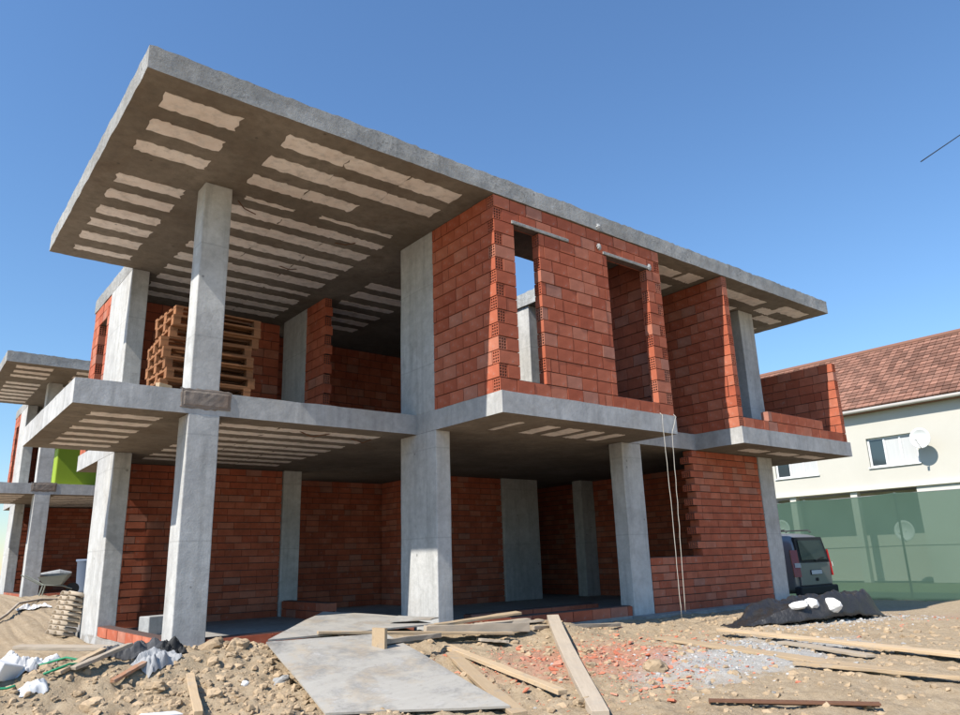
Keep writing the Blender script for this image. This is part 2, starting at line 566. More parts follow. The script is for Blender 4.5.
def column(x0, x1, y0, y1, z0, z1, parent, name='column', mat='concrete'):
    """cast column with slightly wavering faces"""
    n = max(2, int((z1 - z0) / 0.25))
    mb = MB()
    ring = [(x0, y0), ((x0 + x1) / 2, y0), (x1, y0), (x1, (y0 + y1) / 2), (x1, y1), ((x0 + x1) / 2, y1), (x0, y1), (x0, (y0 + y1) / 2)]
    for i in range(n + 1):
        z = z0 + (z1 - z0) * i / n
        for (x, y) in ring:
            p = Vector((x, y, z)) * 1.7
            mb.v.append((x + 0.006 * noise.noise(p), y + 0.006 * noise.noise(p + Vector((5, 5, 5))), z))
    for i in range(n):
        for j in range(8):
            k_ = (j + 1) % 8
            mb.f.append((i * 8 + j, i * 8 + k_, i * 8 + 8 + k_, i * 8 + 8 + j))
    mb.f.append(tuple(range(8))[::-1]); mb.f.append(tuple(n * 8 + j for j in range(8)))
    return mb.build(name, mat, parent, bevel=0.012)


BRICKS = []        # every brick of the house, sorted out into single pieces and joined courses further down
_bm_cache = {}


def brick_geo(L, T, H, e0, e1, axis):
    """one hollow brick, length along +axis from the origin; e0, e1: open cored end at that end"""
    key = (round(L, 3), round(T, 3), round(H, 3), e0, e1, axis)
    if key in _bm_cache: return _bm_cache[key]
    v, f = [], []
    c = 0.004
    if not (e0 or e1):
        mb = MB().box(0, L, 0, T, 0, H)
        v, f = mb.v, mb.f
    else:
        nc, nr = (3, 4) if T < H else (4, 3)
        ys = [0.0]; zs = [0.0]
        wy, wz = T / (nc * 1.42 + 0.42), H / (nr * 1.42 + 0.42)
        for _ in range(nc): ys += [ys[-1] + wy * 0.42, ys[-1] + wy * 1.42]
        for _ in range(nr): zs += [zs[-1] + wz * 0.42, zs[-1] + wz * 1.42]
        ys.append(T); zs.append(H)
        dep = min(0.06, L * 0.4)

        def end(x, dx, flip):
            ny = len(ys)
            o = len(v)
            v.extend((x, y, z) for z in zs for y in ys)
            for r in range(len(zs) - 1):
                for q in range(ny - 1):
                    a = [o + r * ny + q, o + r * ny + q + 1, o + (r + 1) * ny + q + 1, o + (r + 1) * ny + q]
                    if r % 2 == 1 and q % 2 == 1:
                        b = len(v)
                        v.extend((x + dx, v[i][1], v[i][2]) for i in a)
                        for t in range(4):
                            u_ = (t + 1) % 4
                            f.append((a[t], a[u_], b + u_, b + t))
                        f.append((b, b + 1, b + 2, b + 3))
                    else:
                        f.append(tuple(a))
            return o, ny

        def plain(x):
            o = len(v)
            v.extend([(x, 0, 0), (x, T, 0), (x, T, H), (x, 0, H)])
            f.append((o, o + 1, o + 2, o + 3))
            return [o, o + 1, o + 2, o + 3]

        def corners(o, ny):
            n_ = len(zs)
            return [o, o + ny - 1, o + n_ * ny - 1, o + (n_ - 1) * ny]
        A = corners(*end(0, dep, 0)) if e0 else plain(0)
        B = corners(*end(L, -dep, 1)) if e1 else plain(L)
        for t in range(4):
            u_ = (t + 1) % 4
            f.append((A[t], A[u_], B[u_], B[t]))
    if axis == 'Y':
        v = [(y, x, z) for x, y, z in v]
    _bm_cache[key] = (v, f)
    return _bm_cache[key]


def subtract(ivs, a, b):
    out = []
    for p, q in ivs:
        if b <= p or a >= q: out.append((p, q)); continue
        if a - p > 0.03: out.append((p, a))
        if q - b > 0.03: out.append((b, q))
    return out


def brick_wall(parent, axis, c0, T, a0, a1, z0, ch, n, L, openings=(), open0=False, open1=False, odd0=None, odd1=None, rank=0.0, seed=0, jit=0.004, gap=0.011):
    """wall along axis from a0 to a1; c0..c0+T across. odd0/odd1: start/end for odd courses (toothed corners).
    open0/open1 : which course parity shows cored brick ends at the wall's ends (0, 1, 2 = both, False = none)"""
    rng = random.Random(seed)
    core = MB()
    recs = []
    if ch < 0.15: gap = 0.006
    for i in range(n):
        odd = i % 2
        s0 = odd0 if (odd and odd0 is not None) else a0
        s1 = odd1 if (odd and odd1 is not None) else a1
        zb = z0 + i * ch
        ivs = [(s0, s1)]
        for oa, ob, oz0, oz1, *tooth in openings:
            if tooth and odd: ob += tooth[0]
            if zb + ch / 2 > oz0 and zb + ch / 2 < oz1:
                ivs = subtract(ivs, oa, ob)
        for (p, q) in ivs:
            if axis == 'X': core.box(p + 0.02, q - 0.02, c0 + 0.02, c0 + T - 0.02, zb, zb + ch)
            else: core.box(c0 + 0.02, c0 + T - 0.02, p + 0.02, q - 0.02, zb, zb + ch)
            cuts = [p]
            t = a0 - L + (0.5 * L if odd else 0.0) + rng.uniform(-0.02, 0.02)
            while t < q - 0.07:
                if t > p + 0.07: cuts.append(t)
                t += L * (1.0 if rng.random() > 0.10 else 0.5)
            cuts.append(q)
            for u0, u1 in zip(cuts[:-1], cuts[1:]):
                e0 = abs(u0 - p) < 1e-6 and (abs(p - s0) > 1e-6 and odd == 0 or abs(p - s0) < 1e-6 and open0 is not False and open0 in (2, odd))
                e1 = abs(u1 - q) < 1e-6 and (abs(q - s1) > 1e-6 and odd == 0 or abs(q - s1) < 1e-6 and open1 is not False and open1 in (2, odd))
                ln = round((u1 - u0 - gap) / 0.004) * 0.004
                geo = (ln, T, ch - 0.014, bool(e0), bool(e1), axis)
                ja = rng.uniform(-jit, jit)
                org = (u0 + gap / 2, c0 + ja, zb + 0.002) if axis == 'X' else (c0 + ja, u0 + gap / 2, zb + 0.002)
                recs.append((geo, org))
    wall = core.build('brick_wall', 'mortar', parent)
    BRICKS.append((wall, recs, rank))
    return wall


def filler(parent, x0, x1, y0, y1, z, seed):
    """pale hollow-block strip showing in a soffit, with cement slopped over its edges"""
    rng = random.Random(seed)
    pts = []
    for a, b, n in (((x0, y0), (x1, y0), 14), ((x1, y0), (x1, y1), 4), ((x1, y1), (x0, y1), 14), ((x0, y1), (x0, y0), 4)):
        for i in range(n):
            t = i / n
            pts.append((a[0] + (b[0] - a[0]) * t + rng.uniform(-0.02, 0.02), a[1] + (b[1] - a[1]) * t + rng.uniform(-0.018, 0.018)))
    n = len(pts)
    mb = MB()
    mb.v = [(x, y, z - 0.006) for x, y in pts] + [(x, y, z + 0.03) for x, y in pts]
    mb.f = [tuple(range(n)), tuple(range(2 * n - 1, n - 1, -1))] + [(i, (i + 1) % n, n + (i + 1) % n, n + i) for i in range(n)]
    return mb.build('filler_block', 'filler', parent)


house = empty('unfinished_house', (0, 0, 0), label='large unfinished two-storey house of grey concrete and red brick, nearest to the camera', cat='house', group='unfinished houses of one design')

# slabs
ground_slab = plate('ground_slab', [(XL, 8.0, 0.46, 7.0), (0.0, 8.0, -0.52, 0.46), (3.3, 8.9, -0.78, -0.52), (8.0, 8.9, -0.52, 0.6)], [], -0.6, 0.0, 'floor_concrete', house, 0.3)
floor_slab = plate('floor_slab', [(XT, 0.05, 0.48, 4.06), (0.0, L1, -D1 - 0.03, 6.9), (L1, X2, -0.506, 6.9), (X2, L3 + 0.02, -D1 - 0.03, 0.9), (X2, 7.98, 0.9, 6.9), (XL, 0.0, 4.06, 6.9)], [], ZS, Z1, 'slab_concrete', house, 0.14, 0.005, 3.0, 'shaded_soffit_concrete')
VOID = (1.6, 3.5, 0.02, 2.2)
roof_slab = plate('roof_slab', [(XT, 7.98, -D1 - 0.02, 4.06), (7.98, L3, -D1 - 0.02, 0.9), (XL, 7.98, 4.06, 6.9)], [VOID], ZR, ZT, 'roof_concrete', house, 0.075, 0.015, 7.0, 'shaded_soffit_concrete')

# filler blocks in the soffits
rowsR = [(-1.17, -0.87), (-0.60, -0.33), (-0.06, 0.19), (0.88, 1.12), (1.37, 1.63), (1.93, 2.2), (2.42, 2.68), (2.94, 3.22), (3.53, 3.71), (4.02, 4.25), (4.5, 4.73), (4.98, 5.2)]
sd_i = 100
for r, (a, b) in enumerate(rowsR):
    if a < 3.9: filler(roof_slab, -4.25, -3.42, a, b, ZR, sd_i); sd_i += 1
    x = -2.87 if r != 2 else -2.85
    xe = -0.31 if r != 2 else -1.33
    n = 3 if r != 2 else 2
    for q in range(n):
        filler(roof_slab, x + (xe - x) * q / n + 0.003, x + (xe - x) * (q + 1) / n - 0.003, a + random.uniform(-.02, .02), b + random.uniform(-.02, .02), ZR, sd_i); sd_i += 1
filler(roof_slab, -1.6, -0.4, 0.52, 0.60, ZR, 90)
filler(roof_slab, -2.7, -2.0, 0.56, 0.64, ZR, 91)
for a, b in rowsR[6:]:
    filler(roof_slab, 0.35, 1.5, a, b, ZR, sd_i); sd_i += 1
for x0, x1, y0, y1 in ((3.74, 4.7, -1.12, -0.86), (4.8, 5.25, -1.2, -0.85), (3.8, 5.1, -0.6, -0.34), (6.1, 7.5, -1.12, -0.84), (6.3, 7.3, -0.55, -0.3), (7.75, 8.3, -0.9, -0.66), (8.1, 9.05, -1.2, -0.9), (8.2, 9.0, -0.6, -0.34), (8.2, 9.0, 0.0, 0.26)):
    filler(roof_slab, x0, x1, y0, y1, ZR, sd_i); sd_i += 1
for a, b in ((0.9, 1.12), (1.4, 1.63), (1.94, 2.15), (2.44, 2.65), (2.93, 3.12), (3.40, 3.6), (3.95, 4.15), (4.45, 4.65)):
    if a < 3.9: filler(floor_slab, -4.24, -3.46, a, b, ZS, sd_i); sd_i += 1
    for q in range(3):
        filler(floor_slab, -2.72 + q * 0.79, -1.95 + q * 0.79, a, b, ZS, sd_i); sd_i += 1
for a, b in ((1.22, 1.46), (1.66, 1.95), (2.13, 2.42), (2.66, 2.88)):
    filler(floor_slab, a, b, -1.03, -0.40, ZS, sd_i); sd_i += 1
filler(floor_slab, 0.66, 0.74, -1.05, -0.38, ZS, sd_i)
for a, b in ((6.2, 6.9), (7.2, 8.0), (8.2, 9.0)):
    filler(floor_slab, a, b, -1.1, -0.85, ZS, sd_i); sd_i += 1

# columns
column(0.0, 0.25, 0.0, 0.92, -0.5, ZS + 0.002, house)               # corner column, two storeys
column(0.004, 0.25, 0.02, 0.92, Z1 - 0.002, ZR + 0.002, house)
column(XL, XL + 0.38, 0.475, 0.84, -0.5, ZS + 0.002, house)         # front left column
column(XL, XL + 0.36, 0.485, 0.80, Z1 - 0.002, ZR + 0.002, house)
column(XL, XL + 0.26, 4.05, 5.2, -0.5, ZS + 0.002, house)           # back left wall column
column(XL, XL + 0.27, 4.05, 5.5, Z1 - 0.002, ZR + 0.002, house)
column(3.39, 3.87, -0.50, -0.22, -0.5, ZS + 0.002, house)           # ground floor right
column(7.45, 7.97, -0.50, -0.18, -0.5, ZS + 0.002, house)
column(7.46, 7.98, -0.50, -0.15, Z1 - 0.002, ZR + 0.002, house)
column(0.07, 0.44, 5.25, 5.6, -0.1, ZS + 0.002, house)
column(0.0, 0.3, 4.32, 5.4, Z1 - 0.002, ZR + 0.002, house)
column(5.12, 6.22, 4.6, 4.9, -0.1, ZS + 0.002, house)
column(7.3, 7.74, 4.2, 4.5, -0.1, ZS + 0.002, house)
column(3.55, 3.95, 1.75, 2.5, Z1 - 0.002, ZR + 0.002, house)
column(5.2, 5.5, 3.9, 4.2, Z1 - 0.002, ZR + 0.002, house)
patch_mb = MB()
for i in range(13):
    for j in range(6):
        x = -3.385 + 0.62 * i / 12
        z = 2.775 + 0.245 * j / 5
        e = 0.012 if i in (0, 12) or j in (0, 5) else 0.0
        patch_mb.v.append((x + random.uniform(-e, e), 0.463 + random.uniform(-0.003, 0.002) + (0.02 if e else 0), z + random.uniform(-e, e)))
n0 = len(patch_mb.v)
patch_mb.f = [(j + i * 6, j + 1 + i * 6, j + 7 + i * 6, j + 6 + i * 6) for i in range(12) for j in range(5)]
patch_mb.box(-3.37, -2.78, 0.47, 0.60, 2.785, 3.012)
patch_mb.build('concrete_patch', 'patch_concrete', house)

# upper brick walls
T = 0.14
LB = 0.31
WIN = [(0.365, 0.83, Z1 + CH, Z1 + 13 * CH), (2.285, 3.24, Z1 + CH, Z1 + 13 * CH)]
brick_wall(house, 'X', -D1, T, 0.0, L1, Z1, CH, 15, LB, WIN, open0=0, open1=0, odd0=T, odd1=L1 - T, rank=1.0, seed=1)
brick_wall(house, 'Y', 0.0, T, -D1 + T, 0.02, Z1, CH, 15, LB, (), open0=1, odd0=-D1, rank=1.0, seed=2)
brick_wall(house, 'Y', L1 - T, T, -D1 + T, 1.3, Z1, CH, 15, LB, (), open0=1, odd0=-D1, rank=0.12, seed=3)
brick_wall(house, 'Y', X2, T, -D1, 1.6, Z1, CH, 15, LB, (), open0=0, rank=0.85, seed=4)
brick_wall(house, 'Y', L3 - T - 0.03, T, -D1, 0.5, Z1, CH, 9, LB, (), open0=0, rank=0.8, seed=5)
brick_wall(house, 'X', -D1, T, X2 + T + 0.01, L3 - 0.18, Z1, CH, 2, LB, [(X2, 6.4, Z1 + CH, 9), (8.4, 9.4, Z1 + CH, 9)], open0=2, rank=1.0, seed=6)
brick_wall(house, 'X', 5.6, T, XL + 0.3, 0.0, Z1, CH, 15, LB, (), rank=0.0, seed=7)
brick_wall(house, 'Y', 0.0, T, 3.55, 4.32, Z1, CH, 15, LB, (), open0=0, odd0=3.49, rank=0.0, seed=22)
brick_wall(house, 'X', 6.4, T, 0.0, 7.9, Z1, CH, 15, LB, (), rank=0.0, seed=8)
brick_wall(house, 'Y', XL + 0.01, T, 5.52, 6.85, Z1, CH, 15, LB, [(5.72, 6.35, Z1, Z1 + 13 * CH)], open0=0, open1=0, rank=0.25, seed=9)
brick_wall(house, 'Y', 7.8, T, -0.1, 6.8, Z1, CH, 15, LB, [(0.3, 1.2, Z1 + CH, Z1 + 12 * CH)], rank=0.0, seed=10)
# ground floor walls
TG = 0.19
brick_wall(house, 'X', -0.49, TG, 3.885, 7.44, 0.0, CG, 22, LB, [(3.8, 5.20, 7 * CG, 9, 0.11)], open0=2, rank=1.0, seed=11)
brick_wall(house, 'X', 5.3, TG, XL + 0.27, 0.06, 0.0, CG, 22, LB, (), rank=0.0, seed=12)
brick_wall(house, 'X', 6.65, TG, 0.45, 7.7, 0.0, CG, 22, LB, (), rank=0.0, seed=13)
brick_wall(house, 'X', 4.65, TG, 3.1, 5.11, 0.0, CG, 22, LB, (), rank=0.0, seed=14)
brick_wall(house, 'Y', 7.75, TG, -0.1, 6.6, 0.0, CG, 22, LB, (), rank=0.0, seed=16)
brick_wall(house, 'Y', 3.1, TG, 4.85, 6.6, 0.0, CG, 22, LB, (), rank=0.0, seed=28)
# first courses laid between the columns
brick_wall(house, 'Y', XL + 0.01, TG, 0.86, 4.03, 0.0, CG + 0.02, 1, 0.4, (), rank=1.0, seed=17)
brick_wall(house, 'X', 0.50, TG, XL + 0.40, -0.05, 0.0, CG + 0.02, 1, 0.4, (), rank=1.0, seed=18)
brick_wall(house, 'X', -0.47, TG, 0.05, 3.37, 0.0, CG + 0.03, 1, 0.4, (), rank=1.0, seed=19)
brick_wall(house, 'X', 0.45, TG, 0.9, 3.6, 0.0, CG + 0.03, 1, 0.4, (), rank=0.3, seed=20)
brick_wall(house, 'Y', 0.1, TG, 3.4, 5.2, 0.0, CG + 0.02, 2, 0.4, (), rank=0.1, seed=21)

# the bricks: the 300 that show largest are single pieces, the others are joined course by course
allb = []
for wi, (wall, recs, rank) in enumerate(BRICKS):
    for bi, (geo, org) in enumerate(recs):
        d = (Vector(org) - CAM).length
        allb.append((rank * geo[0] * geo[2] / (d * d) * (1.0 if geo[5] == 'X' or wi not in () else 1), wi, bi))
allb.sort(reverse=True)
single = {(wi, bi) for a, wi, bi in allb[:300] if a > 0}
_me = {}
FULL = {}
for wi, (wall, recs, rank) in enumerate(BRICKS):
    rest, full = MB(), MB()
    for bi, (geo, org) in enumerate(recs):
        v, f = brick_geo(*geo)
        full.add([(a + org[0], b + org[1], c_ + org[2]) for a, b, c_ in v], f)
        if (wi, bi) in single:
            key = tuple(geo)
            if key not in _me:
                q = MB(); q.v, q.f = v, f
                _me[key] = q.mesh('brick', 'brick')
            link('brick', _me[key], wall, org)
        else:
            rest.add([(a + org[0], b + org[1], c_ + org[2]) for a, b, c_ in v], f)
    if rest.v:
        rest.build('brick_courses', 'brick', wall, kind='stuff')
    FULL[wall.name] = full

# lintels, bent bars, ties
MB().box(0.32, 1.44, -D1 - 0.018, -D1 + 0.12, Z1 + 13 * CH + 0.002, Z1 + 13 * CH + 0.05).build('lintel', 'roof_concrete', house, bevel=0.006)
MB().box(2.20, 3.33, -D1 - 0.018, -D1 + 0.12, Z1 + 13 * CH + 0.002, Z1 + 13 * CH + 0.05).build('lintel', 'roof_concrete', house, bevel=0.006)
for x0, z0 in ((2.1, 5.52), (3.30, 5.46), (2.12, 5.86)):
    mb = MB()
    n = 9
    for i in range(n):
        for j in range(n):
            r_ = math.hypot(i - 4, j - 4) / 4
            mb.v.append((x0 + (i - 4) * 0.013 + random.uniform(-.005, .005), -D1 - 0.02 - 0.03 * max(0, 1 - r_ * r_) + random.uniform(-.004, .004), z0 + (j - 4) * 0.015))
    mb.f = [(i * n + j, i * n + j + 1, i * n + n + j + 1, i * n + n + j) for i in range(n - 1) for j in range(n - 1) if math.hypot(i - 3.5, j - 3.5) < 3.8]
    mb.build('mortar_dab', 'grey_block', house)
for pts in ([(-2.75, 0.75, 5.80), (-2.66, 0.74, 5.70), (-2.48, 0.78, 5.68)], [(-1.0, 1.25, 5.80), (-0.9, 1.1, 5.74), (-0.75, 1.05, 5.79)],
            [(-1.35, 2.6, 5.8), (-1.2, 2.5, 5.73), (-1.05, 2.55, 5.79)], [(-1.6, 1.0, 2.71), (-1.45, 0.95, 2.64), (-1.2, 0.9, 2.69)],
            [(-0.7, 1.2, 2.71), (-0.55, 1.1, 2.64), (-0.4, 1.1, 2.7)]):
    MB().tube(pts, 0.008, 6).build('bent_bar', 'rust', house)
MB().tube([(2.55, 2.3, 6.0), (2.56, 2.3, 6.6), (2.55, 2.3, 7.6)], 0.03, 6).build('steel_bar', 'steel', house)

# ------------------------------------------------------------------ the same house again, in the row behind
def copy_part(o, parent):
    c_ = o.copy()
    COL.objects.link(c_)
    c_.parent = parent
    return c_


house2 = empty('unfinished_house', (0.40, 14.15, 0.27), label='second unfinished house of grey concrete and brick, far left behind the near one', cat='house', group='unfinished houses of one design')
for ch in [c_ for c_ in house.children]:
    c2 = copy_part(ch, house2)
    if ch.name in FULL:
        FULL[ch.name].build('brick_courses', 'brick', c2, kind='stuff')
    elif ch.type == 'MESH':
        for g_ in ch.children:
            copy_part(g_, c2)

# ------------------------------------------------------------------ things on the terrace
def make_pallet(loc, rz, label, mat='pallet_wood', group='wooden pallets stacked on the terrace', name='pallet', tilt=None):
    e = empty(name, loc, rz, label=label, cat='pallet', group=group)
    if tilt: e.rotation_euler = tilt
    W, D = 1.2, 0.8
    for j in range(5):
        y = -D / 2 + 0.05 + j * (D - 0.1) / 4
        MB().box(-W / 2, W / 2, y - 0.05, y + 0.05, 0.122, 0.144).build('deck_board', mat, e)
    for j in range(3):
        x = -W / 2 + 0.05 + j * (W - 0.1) / 2
        MB().box(x - 0.05, x + 0.05, -D / 2, D / 2, 0.100, 0.1218).build('cross_board', mat, e)
        for q in range(3):
            y = -D / 2 + 0.05 + q * (D - 0.1) / 2
            MB().box(x - 0.048, x + 0.048, y - 0.048, y + 0.048, 0.022, 0.0998).build('spacer_block', mat, e)
    for q in range(3):
        y = -D / 2 + 0.05 + q * (D - 0.1) / 2
        MB().box(-W / 2, W / 2, y - 0.05, y + 0.05, 0.0, 0.0218).build('base_board', mat, e)
    return e


ORD = ['topmost', 'second', 'third', 'fourth', 'fifth', 'sixth', 'seventh', 'eighth', 'ninth']
for i in range(9):
    k_ = 8 - i
    lab = ('topmost brown wooden pallet' if k_ == 0 else ORD[k_] + ' brown wooden pallet from the top') + ' of the stack on the upper terrace'
    make_pallet((-2.77 + (-0.05 if i < 6 else 0.05) + random.uniform(-.03, .03), 1.65 + random.uniform(-.04, .04), Z1 + 0.003 + i * 0.146), R(random.uniform(-4, 4)), lab)
mb = MB(); mb.bar((-3.62, 0.62, Z1 + 0.045), (-3.45, 0.72, Z1 + 0.05), 0.07, 0.06, jit=0.008)
mb.build('wood_offcut', 'timber', label='short wood offcut lying on the edge of the upper terrace', cat='offcut')

# ------------------------------------------------------------------ ropes
def rope(pts, name, label):
    P = [Vector(p) for p in pts]
    out = []
    for a, b in zip(P[:-1], P[1:]):
        for i in range(8):
            out.append(a.lerp(b, i / 8) + Vector((random.uniform(-.004, .004), random.uniform(-.004, .004), 0)))
    out.append(P[-1])
    MB().tube(out, 0.0045, 6).build(name, 'rope', smooth=True, label=label, cat='rope', group='ropes hanging from the brick box')


rope([(3.22, -1.46, 3.02), (3.22, -1.50, 2.98), (3.20, -1.52, 1.5), (3.17, -1.53, -0.02)], 'rope', 'left of two pale ropes hanging from the front slab edge')
rope([(3.56, -1.46, 3.03), (3.56, -1.50, 2.98), (3.39, -1.52, 2.70), (3.33, -1.53, 1.3), (3.27, -1.53, 0.10)], 'rope', 'right of two pale ropes, pulled in below the slab corner')

# ------------------------------------------------------------------ planks and boards on the ground
def G(x, y, dz=0.0):
    return Vector((x, y, ground(x, y) + dz))


def plank(a, b, wd, th, label, mat='timber', name='plank', za=None, zb=None, cat='plank', seg=9):
    pa = Vector((a[0], a[1], za if za is not None else ground(*a) + th / 2 + 0.02))
    pb = Vector((b[0], b[1], zb if zb is not None else ground(*b) + th / 2 + 0.02))
    L = (pb - pa).length
    m = MB().bar(Vector((0, 0, 0)), Vector((L, 0, 0)), wd, th, nseg=seg, jit=0.0035)
    bw, tw = random.uniform(-0.012, 0.012) * L, random.uniform(-0.10, 0.10)
    m.v = [(x, y * (1 - 0.12 * random.random() * (x > L * 0.97)) + bw * 4 * (x / L) * (1 - x / L) - z * tw * x / L, z + y * tw * x / L) for x, y, z in [tuple(q) for q in m.v]]
    o = m.build(name, mat, bevel=0.004, label=label, cat=cat)
    o.location = pa
    o.rotation_euler = (pb - pa).to_track_quat('X', 'Z').to_euler()
    return o


def sheet(corners, th, label, name='plywood_sheet', mat='plywood', n=8, warp=0.012, cat='plywood sheet'):
    """plywood sheet through four corner points, slightly warped"""
    A, B, C, D = [Vector(c) for c in corners]
    mb = MB()
    o0 = (A + B + C + D) / 4
    nrm = (B - A).cross(D - A).normalized()
    if nrm.z < 0: nrm = -nrm
    for k_ in (0, 1):
        for i in range(n + 1):
            for j in range(n + 1):
                u, v = i / n, j / n
                p = A.lerp(B, u).lerp(D.lerp(C, u), v)
                p = p + Vector((0, 0, warp * noise.noise(p * 1.3))) + nrm * (th * k_)
                mb.v.append(p - o0)
    N = (n + 1) ** 2
    for i in range(n):
        for j in range(n):
            a = i * (n + 1) + j
            mb.f.append((a, a + 1, a + n + 2, a + n + 1))
            mb.f.append((N + a, N + a + n + 1, N + a + n + 2, N + a + 1))
    ed = [i * (n + 1) for i in range(n + 1)] + [n * (n + 1) + j for j in range(1, n + 1)] + [i * (n + 1) + n for i in range(n - 1, -1, -1)] + [j for j in range(n - 1, 0, -1)]
    for a, b in zip(ed, ed[1:] + ed[:1]):
        mb.f.append((a, b, N + b, N + a))
    o = mb.build(name, mat, label=label, cat=cat)
    o.location = o0
    return o


sheet([(-2.72, -0.80, 0.16), (-1.42, -0.98, 0.15), (-1.88, -3.62, -0.22), (-3.02, -2.72, -0.22)], 0.018, 'large grey weathered plywood sheet sloping down the spoil heap')
sheet([(-2.66, -0.70, 0.17), (-0.62, -0.80, 0.17), (-0.36, 0.40, 0.20), (-1.22, 0.92, 0.30)], 0.018, 'tan plywood sheet laid as a ramp into the house')
sheet([(-1.02, -0.42, 0.205), (-0.62, -0.72, 0.205), (-0.36, -0.52, 0.235), (-0.70, -0.12, 0.255)], 0.012, 'small warped plywood piece at the foot of the corner column', warp=0.05)

plank((1.02, -1.13), (-1.42, -4.15), 0.15, 0.07, 'long pale squared timber pointing from the house to the camera', 'timber_grey', name='timber_beam', cat='beam')
plank((-0.96, -1.60), (-1.90, -3.75), 0.13, 0.035, 'pale plank beside the plywood sheet, running off the bottom edge')
plank((-0.80, -1.28), (-1.26, -3.58), 0.10, 0.04, 'brown batten lying aslant between the pale plank and the beam', 'timber', name='batten', cat='batten')
plank((-2.12, -0.74), (0.09, -1.40), 0.09, 0.03, 'long thin lath crossing above the plywood sheet', 'timber', name='lath', cat='lath', za=0.21, zb=0.06)
plank((-0.90, -1.00), (0.40, -1.33), 0.10, 0.10, 'thick grey beam offcut in front of the corner column', 'timber_grey', name='timber_beam', cat='beam', za=0.15, zb=0.10)
plank((-0.72, -0.80), (0.62, -0.92), 0.14, 0.03, 'pale board leaning on the timber pile by the corner column', 'timber', name='board', cat='board', za=0.17, zb=0.24)
plank((-0.10, -0.90), (0.80, -1.16), 0.12, 0.03, 'grey board under the pale one in the timber pile', 'timber_grey', name='board', cat='board')
plank((-0.45, -0.98), (0.66, -1.05), 0.10, 0.03, 'narrow board wedged in the middle of the timber pile', 'timber_grey', name='board', cat='board', za=0.15, zb=0.16)
plank((-0.35, -1.30), (-0.02, -1.42), 0.16, 0.03, 'short grey board end below the timber pile', 'timber_grey', name='board', cat='board')
plank((0.50, -1.31), (2.15, -1.26), 0.05, 0.045, 'thin pale pole lying right of the timber pile', 'timber_grey', name='pole', cat='pole')
o = plank((-1.80, -1.50), (-0.95, -1.36), 0.07, 0.05, 'pale stick resting on the plywood sheet, a board nailed to its end', 'timber_grey', name='stick', cat='stick', za=0.13, zb=0.12)
MB().box(-0.02, 0.015, -0.10, 0.10, -0.06, 0.14).build('end_board', 'timber', o)
plank((-3.56, -1.10), (-3.80, -2.10), 0.07, 0.03, 'short pale stake lying on the earth at the bottom left', 'timber', name='stake', cat='stake')
plank((2.44, -2.66), (1.70, -5.80), 0.16, 0.03, 'far one of the long tan planks at the right', 'timber', zb=-0.04, za=-0.02)
plank((1.60, -2.38), (1.02, -5.40), 0.17, 0.03, 'nearer one of the two long tan planks at the right', 'timber')
plank((0.85, -4.50), (1.10, -6.00), 0.10, 0.03, 'short plank nearest the right frame edge', 'timber')
plank((1.95, -3.75), (1.50, -4.9), 0.12, 0.03, 'plank end poking out between the two long planks', 'timber_grey')
plank((-4.78, 0.25), (-4.02, -0.30), 0.15, 0.035, 'grey plank on top of the rubbish heap at the left', 'timber_grey', za=0.24, zb=0.20)
plank((-4.50, -0.92), (-4.00, -0.72), 0.09, 0.03, 'weathered board sticking up in the left rubbish heap', 'timber_grey', name='board', cat='board', za=0.12, zb=0.26)
plank((-4.62, -0.95), (-4.18, -0.55), 0.07, 0.03, 'splintered brown board in the left rubbish heap', 'timber', name='board', cat='board', za=0.10, zb=0.22)
plank((-4.22, -1.12), (-3.92, -0.95), 0.06, 0.03, 'narrow batten below the black net', 'timber_red', name='batten', cat='batten')

# perforated strip at the bottom right
e = empty('perforated_strip', (-0.69, -4.62, ground(-0.69, -4.62) + 0.03), math.atan2(-1.05, 0.73), label='rust brown perforated metal strip lying at the bottom right', cat='metal strip')
Ls = 1.22
mb = MB().box(0, Ls, -0.035, -0.014, -0.008, 0.008).box(0, Ls, 0.014, 0.035, -0.008, 0.008)
for i in range(19):
    x = i * (Ls - 0.045) / 18
    mb.box(x, x + 0.042, -0.014, 0.014, -0.0075, 0.0075)
mb.build('web', 'rust', e)
MB().box(0, Ls, 0.0352, 0.041, -0.03, 0.008).build('flange', 'rust', e)

# black membrane with white lumps
def tarp_h(u, v):
    e_ = math.hypot(max(0.0, (u - 0.62) / 0.38), v)
    ring = math.exp(-((e_ - 0.78) / 0.17) ** 2)
    return ss(0.0, 0.5, u) * (0.27 * ring * (1.0 - 0.25 * v) + 0.13 * (1 - ss(0.6, 0.85, e_)))


A, B = Vector((3.35, -2.12, 0)), Vector((6.75, -2.55, 0))
du = (B - A); dv = Vector((-du.y, du.x, 0)).normalized()
mb = MB()
nu, nv = 110, 44
for i in range(nu + 1):
    for j in range(nv + 1):
        u, v = i / nu, j / nv * 2 - 1
        half = (0.10 + 0.52 * ss(0, 0.4, u)) * math.sqrt(max(0.04, 1 - max(0, (u - 0.75) / 0.27) ** 2))
        p = A + du * u + dv * (v * half)
        p.z = ground(p.x, p.y) + 0.012 + tarp_h(u, v) + (0.07 * noise.noise(p * 2.6) + 0.06 * (0.4 - abs(noise.noise(p * 6.0))) + 0.03 * (0.4 - abs(noise.noise(p * 14.0)))) * ss(0, 0.25, u) * (1 - abs(v) ** 8)
        mb.v.append(p)
mb.f = [(i * (nv + 1) + j, i * (nv + 1) + j + 1, (i + 1) * (nv + 1) + j + 1, (i + 1) * (nv + 1) + j) for i in range(nu) for j in range(nv)]
